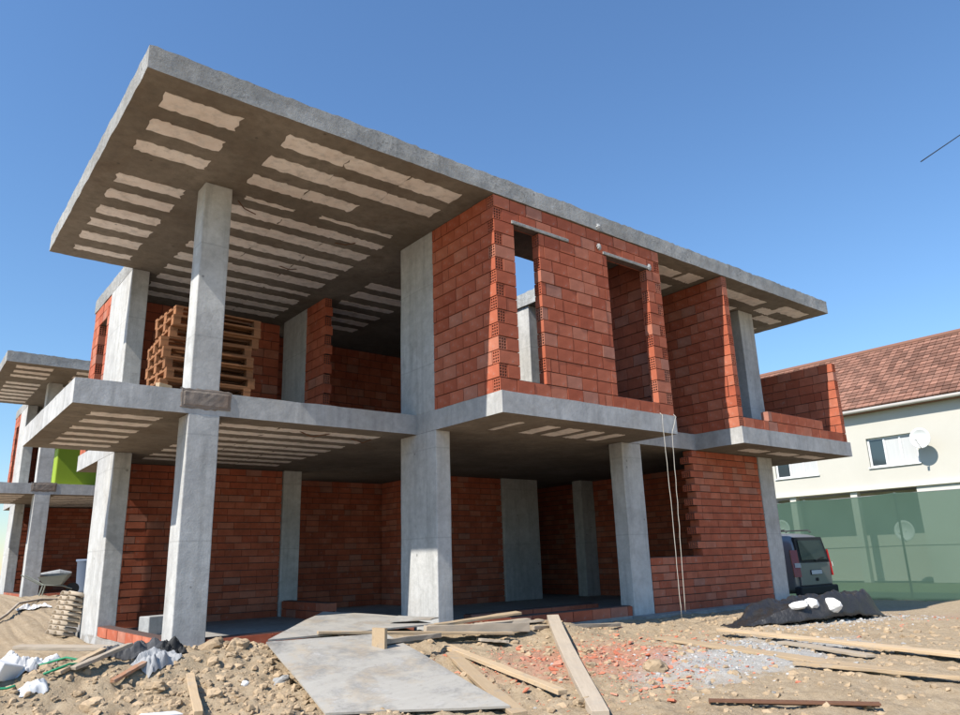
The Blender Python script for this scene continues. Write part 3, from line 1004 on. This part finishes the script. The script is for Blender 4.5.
tp = mb.build('black_membrane', 'tarp', smooth=True, label='crumpled black waterproofing membrane heaped by the house plinth', cat='membrane')
tm = tp.modifiers.new('thickness', 'SOLIDIFY'); tm.thickness = 0.012; tm.offset = -1


def lump(name, mat, loc, size, seed, parent=None, sub=2, rough=0.25, **kw):
    bm = bmesh.new()
    bmesh.ops.create_icosphere(bm, subdivisions=sub, radius=1.0)
    sv = Vector((seed * 3.1, seed * 1.7, 0))
    for v in bm.verts:
        k_ = 1 + rough * noise.noise(v.co * 1.3 + sv) * 1.6 + rough * 0.5 * noise.noise(v.co * 3.1 + sv)
        c = v.co * k_
        for ax in range(3):
            c[ax] = max(-0.9, min(0.9, c[ax]))
        v.co = Vector((c.x * size[0], c.y * size[1], c.z * size[2]))
    me = bpy.data.meshes.new(name); bm.to_mesh(me); bm.free()
    me.materials.append(MATS[mat])
    o = link(name, me, parent, loc)
    o.rotation_euler = (random.uniform(-.3, .3), random.uniform(-.3, .3), random.uniform(0, 6.28))
    if kw: tag(o, **kw)
    return o


for i, (u, v, sz, lab) in enumerate(((0.30, -0.80, (0.14, 0.09, 0.06), 'leftmost of three white lumps lying on the black membrane'), (0.37, -0.84, (0.12, 0.09, 0.08), 'middle of three white lumps lying on the black membrane'), (0.47, -0.90, (0.25, 0.10, 0.11), 'largest, rightmost of three white lumps on the black membrane'))):
    p = A + du * u + dv * (v * 0.55)
    lump('white_lump', 'foam', (p.x, p.y, ground(p.x, p.y) + 0.03 + tarp_h(u, v)), sz, i + 3.3, label=lab, cat='lump', group='white lumps on the membrane')

# rocks, clods, brick shards
rng = random.Random(11)
spots = [(-3.12, -0.42, 0.15), (-2.95, -0.65, 0.10), (0.02, -3.55, 0.10), (-3.3, -0.95, 0.07), (-3.9, -1.3, 0.08), (-4.4, -1.35, 0.08), (-3.5, -1.6, 0.06), (-2.85, -1.5, 0.06), (-4.1, -1.75, 0.07), (-3.0, -1.9, 0.05)]
while len(spots) < 44:
    x, y = rng.uniform(-5.0, 0.8), rng.uniform(-4.2, -0.4)
    if -3.1 < x < -0.9 and -3.7 < y < -0.5 and x > -2.95 - 0.1 * y: continue
    spots.append((x, y, rng.uniform(0.022, 0.055)))
for i, (x, y, r_) in enumerate(spots):
    lab, gp = 'tan clod of earth or rock lying among the rubble', 'clods in the rubble'
    if i == 0: lab, gp = 'largest tan rock, at the foot of the front left column', None
    if i == 2: lab, gp = 'grey brown rock in the middle of the brick shards', None
    lump('rock', 'rock_grey' if i in (7, 21) else 'rock', (x, y, ground(x, y) + r_ * 0.18), (r_ * rng.uniform(1.0, 1.5), r_ * rng.uniform(0.8, 1.2), r_ * rng.uniform(0.6, 0.9)), i * 1.37, sub=3, rough=0.38, label=lab, cat='rock', **({'group': gp} if gp else {}))


def shard_mesh(seed):
    r2 = random.Random(seed)
    n = r2.randint(4, 6)
    pts = []
    for i in range(n):
        a = 2 * math.pi * i / n + r2.uniform(-.3, .3)
        pts.append((math.cos(a) * r2.uniform(0.6, 1.2), math.sin(a) * r2.uniform(0.4, 0.9)))
    mb = MB()
    mb.v = [(x, y, 0) for x, y in pts] + [(x, y, r2.uniform(0.12, 0.3)) for x, y in pts]
    mb.f = [tuple(range(n))[::-1], tuple(range(n, 2 * n))] + [(i, (i + 1) % n, n + (i + 1) % n, n + i) for i in range(n)]
    return mb


shards = [shard_mesh(i) for i in range(12)]
sh_me = [m_.mesh('brick_shard', 'brick_shard') for m_ in shards]


def shard_spot(rng):
    t = rng.random()
    if t < 0.62: return rng.gauss(0.05, 0.75), rng.gauss(-2.75, 0.55)
    if t < 0.8: return rng.gauss(-0.2, 0.5), rng.gauss(-3.75, 0.35)
    if t < 0.93: return rng.gauss(1.3, 0.8), rng.gauss(-2.2, 0.4)
    return rng.gauss(6.5, 1.2), rng.gauss(-3.6, 0.4)


for i in range(90):
    x, y = shard_spot(rng)
    r_ = rng.uniform(0.02, 0.06)
    o = link('brick_shard', sh_me[i % 12], None, (x, y, ground(x, y) + 0.004))
    o.scale = (r_, r_, r_)
    o.rotation_euler = (rng.uniform(-.6, .6), rng.uniform(-.6, .6), rng.uniform(0, 6.28))
    tag(o, 'broken orange red brick shard scattered on the earth', 'brick shard', 'brick shards on the ground')


def scatter(name, mat, n, spot, rmin, rmax, label, cat, shapes, seed):
    r2 = random.Random(seed)
    mb = MB()
    for i in range(n):
        x, y = spot(r2)
        z = ground(x, y)
        s_ = rmin * (rmax / rmin) ** (r2.random() ** 2.2)
        e_ = Matrix.Rotation(r2.uniform(0, 6.28), 3, 'Z') @ Matrix.Rotation(r2.uniform(-.7, .7), 3, 'X')
        sh = shapes[r2.randrange(len(shapes))]
        mb.add([e_ @ (Vector(v) * s_) + Vector((x, y, z - s_ * 0.05)) for v in sh.v], sh.f)
    me = bpy.data.meshes.new(name)
    me.from_pydata([tuple(p) for p in mb.v], [], mb.f)
    me.materials.append(MATS[mat])
    return tag(link(name, me), label, cat, kind='stuff')


def pebble(seed):
    bm = bmesh.new()
    bmesh.ops.create_icosphere(bm, subdivisions=1, radius=1.0)
    sv = Vector((seed * 2.3, seed, 0))
    mb = MB()
    for v in bm.verts:
        c = v.co * (1 + 0.5 * noise.noise(v.co * 1.2 + sv))
        mb.v.append((c.x, c.y * 0.8, c.z * 0.65))
    bm.verts.index_update()
    mb.f = [tuple(v.index for v in f_.verts) for f_ in bm.faces]
    bm.free()
    return mb


pebbles = [pebble(i) for i in range(8)]


def soil_spot(r2):
    if r2.random() < 0.55: return r2.uniform(-5.3, -1.5), r2.uniform(-3.2, -0.1)
    return r2.uniform(-4, 5), r2.uniform(-5.8, -1.0)


def grey_spot(r2):
    t = r2.random()
    if t < 0.5: return r2.gauss(1.3, 0.8), r2.gauss(-3.7, 0.5)
    return r2.gauss(5.2, 1.2), r2.gauss(-2.9, 0.4)


scatter('soil_crumbs', 'rock', 9000, soil_spot, 0.007, 0.06, 'loose tan crumbs and small clods covering the earth', 'soil crumbs', pebbles, 5)
scatter('gravel', 'rock_grey', 2600, grey_spot, 0.006, 0.032, 'light grey gravel and cement crumbs on the earth', 'gravel', pebbles, 6)
scatter('brick_rubble', 'brick_shard', 2600, shard_spot, 0.006, 0.032, 'fine red brick rubble strewn over the earth', 'brick rubble', shards, 8)
p = G(-3.16, -1.41, 0.02)
lump('white_scrap', 'foam', p, (0.035, 0.03, 0.03), 2.2, label='small bright white scrap on the earth left of the plywood', cat='scrap')

# rubbish heap at the left
def crumple(name, mat, cx, cy, rx, ry, amp, seed, label, cat, n=26, rot=0.0, base=0.03):
    mb = MB()
    sv = Vector((seed * 4.1, seed, 0))
    ca, sa = math.cos(rot), math.sin(rot)
    for i in range(n + 1):
        for j in range(n + 1):
            u, v = i / n * 2 - 1, j / n * 2 - 1
            k_ = 1 + 0.25 * noise.noise(Vector((u, v, seed)) * 1.4)
            lx, ly = u * rx * k_, v * ry * k_
            x, y = cx + lx * ca - ly * sa, cy + lx * sa + ly * ca
            e_ = max(abs(u), abs(v))
            q = Vector((lx * 6, ly * 6, 0)) + sv
            z = ground(x, y) + 0.012 + (1 - e_ ** 3) * (base + amp * abs(noise.noise(q)) + amp * 0.5 * abs(noise.noise(q * 2.7)))
            mb.v.append((x, y, z))
    mb.f = [(i * (n + 1) + j, i * (n + 1) + j + 1, (i + 1) * (n + 1) + j + 1, (i + 1) * (n + 1) + j) for i in range(n) for j in range(n)]
    o = mb.build(name, mat, label=label, cat=cat)
    t_ = o.modifiers.new('thickness', 'SOLIDIFY'); t_.thickness = 0.004
    return o


crumple('net_sheet', 'net', -3.92, -0.55, 0.32, 0.13, 0.16, 1.0, 'crumpled dark grey mesh sheet before the two left columns', 'mesh sheet')
crumple('net_sheet', 'black', -3.62, -0.62, 0.14, 0.12, 0.16, 2.0, 'black crumpled plastic at the foot of the front left column', 'plastic')
crumple('cloth_rag', 'cloth', -3.80, -0.88, 0.19, 0.11, 0.13, 3.0, 'light grey cloth rag below the mesh sheet', 'rag', rot=0.5)
crumple('plastic_sheet', 'plastic_sheet', -4.86, -0.55, 0.16, 0.15, 0.22, 4.0, 'pale crumpled plastic sheet in the left rubbish heap', 'plastic sheet')
crumple('plastic_bag', 'foam', -4.62, -0.30, 0.14, 0.10, 0.12, 5.0, 'white crumpled plastic bag behind the left rubbish heap', 'plastic bag')
crumple('plastic_bag', 'foam', -4.80, -1.05, 0.10, 0.05, 0.06, 6.0, 'flat white plastic strip below the pale plastic sheet', 'plastic strip')
o = MB().box(-0.16, 0.16, -0.09, 0.09, 0, 0.14).build('foam_block', 'foam', bevel=0.015, label='white foam block at the left frame edge', cat='foam block')
o.location = G(-5.02, -0.72, 0.02); o.rotation_euler = (0.3, 0.2, 0.9)
o = MB().box(-0.16, 0.16, -0.06, 0.06, 0, 0.05).build('foam_block', 'foam', bevel=0.01, label='thin white foam piece lying at the bottom left', cat='foam block')
o.location = G(-4.02, -1.88, 0.01); o.rotation_euler = (0.1, 0.1, 0.3)
for pts, lab in (([(-4.95, -0.20), (-4.7, -0.42), (-4.5, -0.60), (-4.34, -0.78)], 'upper green plastic strap in the left rubbish heap'),
                 ([(-4.72, -0.95), (-4.52, -0.88), (-4.33, -0.80)], 'lower green plastic strap in the left rubbish heap'),
                 ([(-5.10, -1.02), (-4.98, -0.98), (-4.93, -1.03)], 'short green strap end at the left frame edge')):
    MB().tube([G(x, y, 0.045) for x, y in pts], 0.010, 7).build('plastic_strap', 'green_plastic', smooth=True, label=lab, cat='strap', group='green straps in the rubbish')
o = MB().box(-0.24, 0.24, -0.13, 0.13, 0, 0.26).build('concrete_block', 'grey_block', bevel=0.012, label='pale grey concrete block standing inside by the left columns', cat='block')
o.location = (-2.55, 3.55, 0.002); o.rotation_euler = (0, 0, 0.3)
crumple('plastic_bag', 'foam', -2.75, 2.6, 0.22, 0.12, 0.10, 9.0, 'white crumpled bag on the floor before the concrete block', 'plastic bag')

# ------------------------------------------------------------------ far left: barrow, bin, leaning pallet, hose
wb = empty('wheelbarrow', (-2.62, 11.7, ground(-2.62, 11.7)), R(-20), label='old grey wheelbarrow standing before the second house', cat='wheelbarrow')
tr_ = MB()
rim = [(-0.50, -0.30, 0.62), (0.42, -0.33, 0.66), (0.42, 0.33, 0.66), (-0.50, 0.30, 0.62)]
bot = [(-0.28, -0.20, 0.34), (0.20, -0.20, 0.34), (0.20, 0.20, 0.34), (-0.28, 0.20, 0.34)]
tr_.v = rim + bot + [(x * 0.95, y * 0.95, z) for x, y, z in rim] + [(x * 0.93, y * 0.93, z + 0.02) for x, y, z in bot]
tr_.f = [(4, 5, 6, 7), (15, 14, 13, 12)] + [(i, (i + 1) % 4, 4 + (i + 1) % 4, 4 + i) for i in range(4)] + [(8 + i, 12 + i, 12 + (i + 1) % 4, 8 + (i + 1) % 4) for i in range(4)] + [(i, 8 + i, 8 + (i + 1) % 4, (i + 1) % 4) for i in range(4)]
tr_.build('tray', 'barrow_steel', wb)
for s_ in (-1, 1):
    MB().tube([(-1.0, 0.27 * s_, 0.70), (-0.75, 0.27 * s_, 0.56), (-0.4, 0.22 * s_, 0.36), (0.25, 0.16 * s_, 0.31), (0.55, 0.06 * s_, 0.2)], 0.02, 8).build('handle', 'barrow_steel', wb)
    MB().tube([(-0.32, 0.2 * s_, 0.36), (-0.40, 0.22 * s_, 0.0)], 0.025, 8).build('leg', 'barrow_steel', wb)
MB().tube([(0.55, -0.05, 0.2), (0.55, 0.05, 0.2)], 0.2, 20).build('wheel', 'black', wb)
MB().tube([(-0.45, -0.1, 0.70), (0.1, 0.0, 0.73), (0.45, 0.1, 0.72)], [0.05, 0.12, 0.04], 8).build('load', 'grey_block', wb)
wb.scale = (0.68, 0.68, 0.68)
bn = empty('plastic_bin', (-1.75, 12.2, ground(-1.75, 12.2)), 0.2, label='blue grey plastic bin standing right of the wheelbarrow', cat='bin')
pr_ = [(0.30, 0.0), (0.33, 0.1), (0.36, 0.75), (0.39, 0.78), (0.39, 0.82), (0.35, 0.82), (0.30, 0.1)]
mb = MB(); n = 24
mb.v = [(r_ * math.cos(2 * math.pi * i / n), r_ * math.sin(2 * math.pi * i / n), z) for r_, z in pr_ for i in range(n)]
mb.f = [(a * n + i, a * n + (i + 1) % n, (a + 1) * n + (i + 1) % n, (a + 1) * n + i) for a in range(len(pr_) - 1) for i in range(n)] + [tuple(range(n))[::-1], tuple((len(pr_) - 1) * n + i for i in range(n))]
mb.build('shell', 'blue_plastic', bn, smooth=True)
ts = empty('clay_tile_stack', (-3.52, 5.35, ground(-3.5, 5.4) - 0.03), R(8), label='leaning stack of curved tan tiles beside the back left column', cat='tile stack')
ts.rotation_euler = (0, R(13), R(8))
tile_me = None
for cy in (-0.17, 0.17):
    for q in range(9):
        if tile_me is None:
            mb = MB(); n = 10
            for x in (-0.13, 0.13):
                for r_ in (0.105, 0.085):
                    mb.v += [(x, r_ * math.cos(math.pi * i / n), 0.62 * r_ * math.sin(math.pi * i / n)) for i in range(n + 1)]
            m1 = n + 1
            mb.f = [(i, i + 1, 2 * m1 + i + 1, 2 * m1 + i) for i in range(n)] + [(m1 + i, 3 * m1 + i, 3 * m1 + i + 1, m1 + i + 1) for i in range(n)] + [(i, m1 + i, m1 + i + 1, i + 1) for i in range(n)] + [(2 * m1 + i, 2 * m1 + i + 1, 3 * m1 + i + 1, 3 * m1 + i) for i in range(n)] + [(0, 2 * m1, 3 * m1, m1), (n, m1 + n, 3 * m1 + n, 2 * m1 + n)]
            tile_me = mb.mesh('tile', 'timber_grey', True)
        t_ = link('tile', tile_me, ts, (random.uniform(-.01, .01), cy + random.uniform(-.015, .015), 0.075 * q))
MB().tube([G(x, y, 0.02) for x, y in ((-4.45, 6.5), (-4.0, 7.6), (-3.6, 9.4), (-3.1, 10.2), (-2.8, 10.4), (-2.2, 10.9))], 0.025, 7).build('hose', 'timber_grey', smooth=True, label='tan hose curving over the earth towards the wheelbarrow', cat='hose')
crumple('white_rag', 'foam', -3.42, 8.9, 0.28, 0.12, 0.10, 12.0, 'small white rag lying on the earth below the wheelbarrow', 'rag')
lc = empty('site_container', (-1.55, 16.0, 3.272), 0, label='lime green container on the terrace of the second house', cat='container')
MB().box(-0.75, 0.75, -0.4, 0.4, 0.06, 1.15).build('shell', 'lime', lc, bevel=0.03)
MB().box(-0.78, 0.78, -0.43, 0.43, 1.152, 1.22).build('lid', 'lime', lc, bevel=0.02)
for s_ in (-1, 1): MB().box(0.6 * s_ - 0.1, 0.6 * s_ + 0.1, -0.3, 0.3, 0.0, 0.058).build('foot', 'black', lc)

# ------------------------------------------------------------------ right: fence, car, white house
FX = 15.6
fen = empty('net_fence', (FX, 0, -0.5), label='tall green netting fence along the right of the site', cat='fence', group=None)
ys_ = [-10 + 2.6 * i for i in range(9)]
for y in ys_:
    MB().tube([(0.05, y, -0.3), (0.05, y, 2.84)], 0.03, 8).build('post', 'steel', fen, smooth=True)
for z in (0.08, 1.42, 2.80):
    MB().tube([(-0.02 + 0.05, y, z + (-0.02 if i % 2 else 0)) for i, y in enumerate(ys_)], 0.012, 6).build('wire', 'steel', fen)
for a, b in zip(ys_[:-1], ys_[1:]):
    mb = MB(); n, m_ = 20, 12
    for i in range(n + 1):
        for j in range(m_ + 1):
            y = a + (b - a) * i / n; z = -0.15 + 2.98 * j / m_
            sag = -0.05 * math.sin(math.pi * i / n) * (j / m_) ** 3
            mb.v.append((0.0 - 0.02 + 0.05 * noise.noise(Vector((y * 1.1, z * 0.8, 3))), y, z + sag))
    mb.f = [(i * (m_ + 1) + j, i * (m_ + 1) + j + 1, (i + 1) * (m_ + 1) + j + 1, (i + 1) * (m_ + 1) + j) for i in range(n) for j in range(m_)]
    mb.build('net_panel', 'fence_net', fen, smooth=True)
MB().box(16.0, 24.0, -14, 18, -0.7, -0.42).build('lawn', 'grass', kind='structure', label='dry lawn behind the green fence')

# car, rear towards -Y
car = empty('parked_car', (13.12, 1.65, -0.485), R(-3), label='grey green van parked beside the fence, seen from behind', cat='car')
mb = MB()
rings = [  # y, z_bottom, half width, belt z, top z, half width at top
    (0.00, 0.42, 0.80, 0.98, 1.02, 0.79), (0.05, 0.34, 0.85, 1.02, 1.40, 0.76), (0.12, 0.30, 0.865, 1.05, 1.72, 0.70), (0.30, 0.28, 0.87, 1.06, 1.80, 0.68),
    (1.2, 0.26, 0.87, 1.05, 1.83, 0.67), (2.2, 0.26, 0.87, 1.04, 1.81, 0.67), (2.75, 0.26, 0.87, 1.02, 1.68, 0.65), (3.25, 0.26, 0.86, 1.00, 1.16, 0.68), (3.8, 0.28, 0.84, 0.90, 0.98, 0.66), (4.1, 0.32, 0.76, 0.74, 0.80, 0.6), (4.18, 0.38, 0.68, 0.62, 0.66, 0.55)]
for (y, zb, hw, zc, zt, wt) in rings:
    half = [(hw * 0.93, zb), (hw, zb + 0.16), (hw, (zb + zc) / 2), (hw * 0.985, zc), (wt + 0.02, zc + (zt - zc) * 0.88), (wt * 0.86, zt), (0.0, zt + 0.02)]
    mb.v += [(x, y, z) for x, z in half] + [(-x, y, z) for x, z in half[::-1][1:]]
nr = 13
for i in range(len(rings) - 1):
    for j in range(nr - 1):
        mb.f.append((i * nr + j, i * nr + j + 1, (i + 1) * nr + j + 1, (i + 1) * nr + j))
    mb.f.append((i * nr + nr - 1, i * nr, (i + 1) * nr, (i + 1) * nr + nr - 1))
mb.f.append(tuple(range(nr))); mb.f.append(tuple((len(rings) - 1) * nr + j for j in range(nr))[::-1])
bd = mb.build('body', 'car_paint', car, smooth=True)
bd.modifiers.new('sub', 'SUBSURF').levels = 1; bd.modifiers['sub'].render_levels = 2


def quad_panel(name, mat, parent, pts, th=(0, -0.012, 0), bevel=0.0):
    mb = MB(); n = len(pts)
    mb.v = [tuple(p) for p in pts] + [(p[0] + th[0], p[1] + th[1], p[2] + th[2]) for p in pts]
    mb.f = [tuple(range(n)), tuple(range(2 * n - 1, n - 1, -1))] + [(i, (i + 1) % n, n + (i + 1) % n, n + i) for i in range(n)]
    return mb.build(name, mat, parent, bevel=bevel)


tg = MB().box(-0.72, 0.72, -0.035, 0.02, 0.50, 1.06).build('tailgate', 'car_paint', car, bevel=0.02)
quad_panel('rear_window_surround', 'car_plastic', car, [(-0.72, -0.030, 1.07), (0.72, -0.030, 1.07), (0.64, 0.075, 1.70), (-0.64, 0.075, 1.70)], (0, 0.06, 0))
quad_panel('rear_window', 'glass', car, [(-0.60, -0.034, 1.13), (0.60, -0.034, 1.13), (0.54, 0.050, 1.62), (-0.54, 0.050, 1.62)], (0, -0.010, 0))
for s_ in (-1, 1):
    quad_panel('tail_lamp', 'tail_red', car, [(0.73 * s_, -0.05, 0.72), (0.86 * s_, 0.06, 0.72), (0.83 * s_, 0.13, 1.38), (0.71 * s_, 0.01, 1.38)], (0.012 * s_, -0.03, 0))
    quad_panel('reverse_lamp', 'tail_clear', car, [(0.74 * s_, -0.084, 0.95), (0.845 * s_, 0.012, 0.95), (0.84 * s_, 0.025, 1.06), (0.735 * s_, -0.072, 1.06)], (0.006 * s_, -0.012, 0))
    MB().tube([(0.56 * s_, 0.30, 1.83), (0.56 * s_, 0.36, 1.89), (0.56 * s_, 1.9, 1.90), (0.56 * s_, 2.0, 1.84)], 0.02, 6).build('roof_rail', 'car_plastic', car)
    quad_panel('side_window', 'glass', car, [(0.868 * s_, 0.45, 1.12), (0.868 * s_, 1.3, 1.12), (0.715 * s_, 1.3, 1.66), (0.715 * s_, 0.5, 1.66)], (0.012 * s_, 0, 0))
    quad_panel('side_window', 'glass', car, [(0.868 * s_, 1.4, 1.12), (0.868 * s_, 2.3, 1.12), (0.715 * s_, 2.2, 1.66), (0.715 * s_, 1.4, 1.66)], (0.012 * s_, 0, 0))
    for y in (0.72, 3.35):
        wh = MB().tube([(0.68 * s_, y, 0.30), (0.89 * s_, y, 0.30)], 0.30, 24).build('wheel', 'black', car)
        MB().tube([(0.885 * s_, y, 0.30), (0.90 * s_, y, 0.30)], 0.19, 16).build('rim', 'steel', wh)
MB().box(-0.86, 0.86, -0.10, 0.10, 0.27, 0.49).build('bumper', 'car_plastic', car, bevel=0.04)
MB().box(-0.26, 0.26, -0.052, -0.036, 0.76, 0.88).build('plate_recess', 'car_plastic', car)
MB().box(-0.24, 0.24, -0.060, -0.053, 0.77, 0.87).build('number_plate', 'plate_white', car)
MB().box(-0.05, 0.05, -0.06, -0.036, 0.60, 0.68).build('badge', 'car_plastic', car, bevel=0.01)
MB().tube([(0.0, -0.05, 1.10), (0.28, -0.055, 1.17), (0.42, -0.055, 1.18)], 0.014, 6).build('wiper', 'black', car)

# white house with tiled roof
HX = 24.0
wh_ = empty('white_house', (HX, 0, -0.4), label='cream rendered house with weathered red tile roof behind the fence', cat='house')


def hb_(x0, x1, y0, y1, z0, z1, name, mat, parent=wh_, bevel=0.0):
    return MB().box(x0 - HX, x1 - HX, y0, y1, z0 + 0.4, z1 + 0.4).build(name, mat, parent, bevel=bevel)


def facade(y0, y1, z0, z1, holes, mat, name='wall'):
    ys2 = sorted({y0, y1, *[h for q in holes for h in q[:2]]}); zs2 = sorted({z0, z1, *[h for q in holes for h in q[2:]]})
    mb = MB()
    for a, b in zip(ys2[:-1], ys2[1:]):
        for c_, d in zip(zs2[:-1], zs2[1:]):
            ym, zm = (a + b) / 2, (c_ + d) / 2
            if any(q[0] < ym < q[1] and q[2] < zm < q[3] for q in holes): continue
            mb.box(0, 0.4, a, b, c_ + 0.4, d + 0.4)
    bm = bmesh.new(); me = mb.mesh(name, mat); bm.from_mesh(me)
    bmesh.ops.remove_doubles(bm, verts=bm.verts, dist=0.0005)
    seen = {}
    for f_ in bm.faces:
        seen.setdefault(tuple(round(v, 3) for v in f_.calc_center_median()), []).append(f_)
    bmesh.ops.delete(bm, geom=[f_ for fs in seen.values() if len(fs) > 1 for f_ in fs], context='FACES')
    bm.to_mesh(me); bm.free()
    return link(name, me, wh_)


W1, W2 = (2.70, 4.52, 3.90, 5.04), (6.62, 8.5, 3.86, 4.98)
facade(-12, 15, 3.20, 6.28, [W1, W2], 'render_grey')
facade(-12, 3.0, -0.4, 3.198, [(0.2, 1.6, 1.0, 2.3)], 'render_cream')
facade(9.4, 15, -0.4, 3.198, [], 'render_cream')
hb_(HX - 0.10, HX + 0.40, -12.01, 15.01, 3.05, 3.22, 'ledge', 'render_cream')
hb_(HX + 1.5, HX + 1.8, 3.0, 9.4, -0.4, 3.05, 'porch_wall', 'render_cream')
for y in (5.35, 7.9):
    hb_(HX + 0.02, HX + 0.3, y - 0.13, y + 0.13, -0.4, 3.048, 'porch_post', 'render_cream')
hb_(HX + 0.4, HX + 8.6, -12, 15, 6.0, 6.2, 'upper_floor', 'render_grey')
hb_(HX + 8.2, HX + 8.6, -12, 15, -0.4, 6.0, 'back_wall', 'render_cream')
for (y0, y1, z0, z1), nl in ((W1, 3), (W2, 3), ((0.2, 1.6, 1.0, 2.3), 2)):
    fr = MB()
    t_ = 0.07
    fr.box(0.10, 0.17, y0, y1, z0 + 0.4, z0 + 0.4 + t_).box(0.10, 0.17, y0, y1, z1 + 0.4 - t_, z1 + 0.4)
    for q in range(nl + 1):
        y = y0 + (y1 - y0 - t_) * q / nl
        fr.box(0.098, 0.172, y, y + t_, z0 + 0.4 + t_, z1 + 0.4 - t_)
    w_o = fr.build('window', 'white_pvc', wh_)
    for q in range(nl):
        ya = y0 + (y1 - y0 - t_) * q / nl + t_; yb = y0 + (y1 - y0 - t_) * (q + 1) / nl
        MB().box(0.125, 0.140, ya, yb, z0 + 0.4 + t_, z1 + 0.4 - t_).build('pane', 'glass' if (q == nl - 1) else 'curtain', w_o)
    MB().box(-0.06, 0.16, y0 - 0.05, y1 + 0.05, z0 + 0.36, z0 + 0.398).build('sill', 'white_pvc', w_o)
# roof
E0, E1 = Vector((-0.30, 0, 6.64)), Vector((4.0, 0, 9.85))
rf = MB()
sl = (E1 - E0); up_ = Vector((-sl.z, 0, sl.x)).normalized()
for s_ in (0,):
    a, b = E0 - up_ * 0.10, E1 - up_ * 0.10
    rf.v = [(a.x, -12.4, a.z), (b.x, -12.4, b.z), (b.x, 15.4, b.z), (a.x, 15.4, a.z), (8.62, -12.4, 6.5), (8.62, 15.4, 6.5),
            (a.x, -12.4, a.z - 0.12), (a.x, 15.4, a.z - 0.12), (8.62, -12.4, 6.38), (8.62, 15.4, 6.38)]
    rf.f = [(0, 3, 2, 1), (1, 2, 5, 4), (6, 8, 9, 7), (0, 6, 7, 3), (4, 5, 9, 8), (0, 1, 4, 8, 6), (3, 7, 9, 5, 2)]
roof = rf.build('roof', 'tile', wh_)
tl_ = MB()
r2 = random.Random(3)
nrow, L_ = 19, sl.length
d_ = sl.normalized()
for i in range(nrow):
    s0 = L_ * i / nrow; s1 = s0 + L_ / nrow * 1.18
    if i == nrow - 1: s1 = L_ * 1.01
    ncol = 108
    for j in range(ncol):
        ya = -12.4 + 27.8 * j / ncol; yb = -12.4 + 27.8 * (j + 0.94) / ncol
        lo, hi = 0.045 + r2.uniform(0, 0.012), 0.012
        a0_, a1_ = E0 + d_ * s0 + up_ * (lo - 0.06), E0 + d_ * s1 + up_ * (hi - 0.06)
        b0_, b1_ = E0 + d_ * s0 + up_ * lo, E0 + d_ * s1 + up_ * hi
        tl_.add([(a0_.x, ya, a0_.z), (a0_.x, yb, a0_.z), (a1_.x, yb, a1_.z), (a1_.x, ya, a1_.z), (b0_.x, ya, b0_.z), (b0_.x, yb, b0_.z), (b1_.x, yb, b1_.z), (b1_.x, ya, b1_.z)],
                [(0, 3, 2, 1), (4, 5, 6, 7), (0, 1, 5, 4), (1, 2, 6, 5), (2, 3, 7, 6), (3, 0, 4, 7)])
tl_.build('roof_tiles', 'tile', roof, kind='stuff')
MB().tube([(E1.x, -12.4, E1.z + 0.0), (E1.x, 15.4, E1.z + 0.0)], 0.13, 10).build('ridge_cap', 'tile', roof)
MB().tube([(E0.x - 0.06, -12.4, E0.z - 0.12), (E0.x - 0.06, 15.4, E0.z - 0.12)], 0.075, 10).build('gutter', 'gutter', wh_, smooth=True)
for (y, z, x, lab) in ((2.35, 4.72, 23.55, 'white satellite dish on the wall right of the upper window'), (3.5, 1.45, 23.65, 'white satellite dish behind the green fence, right of the van'), (8.35, 1.75, 23.75, 'white satellite dish behind the fence, just above the van')):
    ds = empty('satellite_dish', (x, y, z), 0, label=lab, cat='satellite dish', group='satellite dishes on the white house')
    mb = MB(); n = 24; R_ = 0.36
    for q in range(6):
        r_ = R_ * q / 5
        mb.v += [(-0.12 + 0.12 * (1 - (q / 5) ** 2), r_ * math.cos(2 * math.pi * i / n), r_ * 1.05 * math.sin(2 * math.pi * i / n)) for i in range(n)]
    mb.f = [(q * n + i, q * n + (i + 1) % n, (q + 1) * n + (i + 1) % n, (q + 1) * n + i) for q in range(5) for i in range(n)]
    o = mb.build('reflector', 'dish_white', ds, smooth=True); t_ = o.modifiers.new('t', 'SOLIDIFY'); t_.thickness = 0.015
    MB().tube([(-0.12, 0, -0.40), (-0.50, 0, -0.12)], 0.015, 6).build('feed_arm', 'steel', ds)
    MB().tube([(-0.55, 0, -0.10), (-0.46, 0, -0.05)], 0.04, 8).build('feed_horn', 'dish_white', ds)
    MB().tube([(0.0, 0, 0.0), (0.12, 0, -0.05), (24.02 - x, 0, -0.25)], 0.025, 8).build('wall_bracket', 'steel', ds)

# loose overhead wire coming in from the right
pts = [(18.6 - 6.6 * t_, -3.0, 13.45 - 3.8 * t_) for t_ in [i / 12 for i in range(13)]]
MB().tube(pts, 0.014, 6).build('overhead_wire', 'black', smooth=True, label='thin dark wire reaching in from the right against the sky', cat='wire')
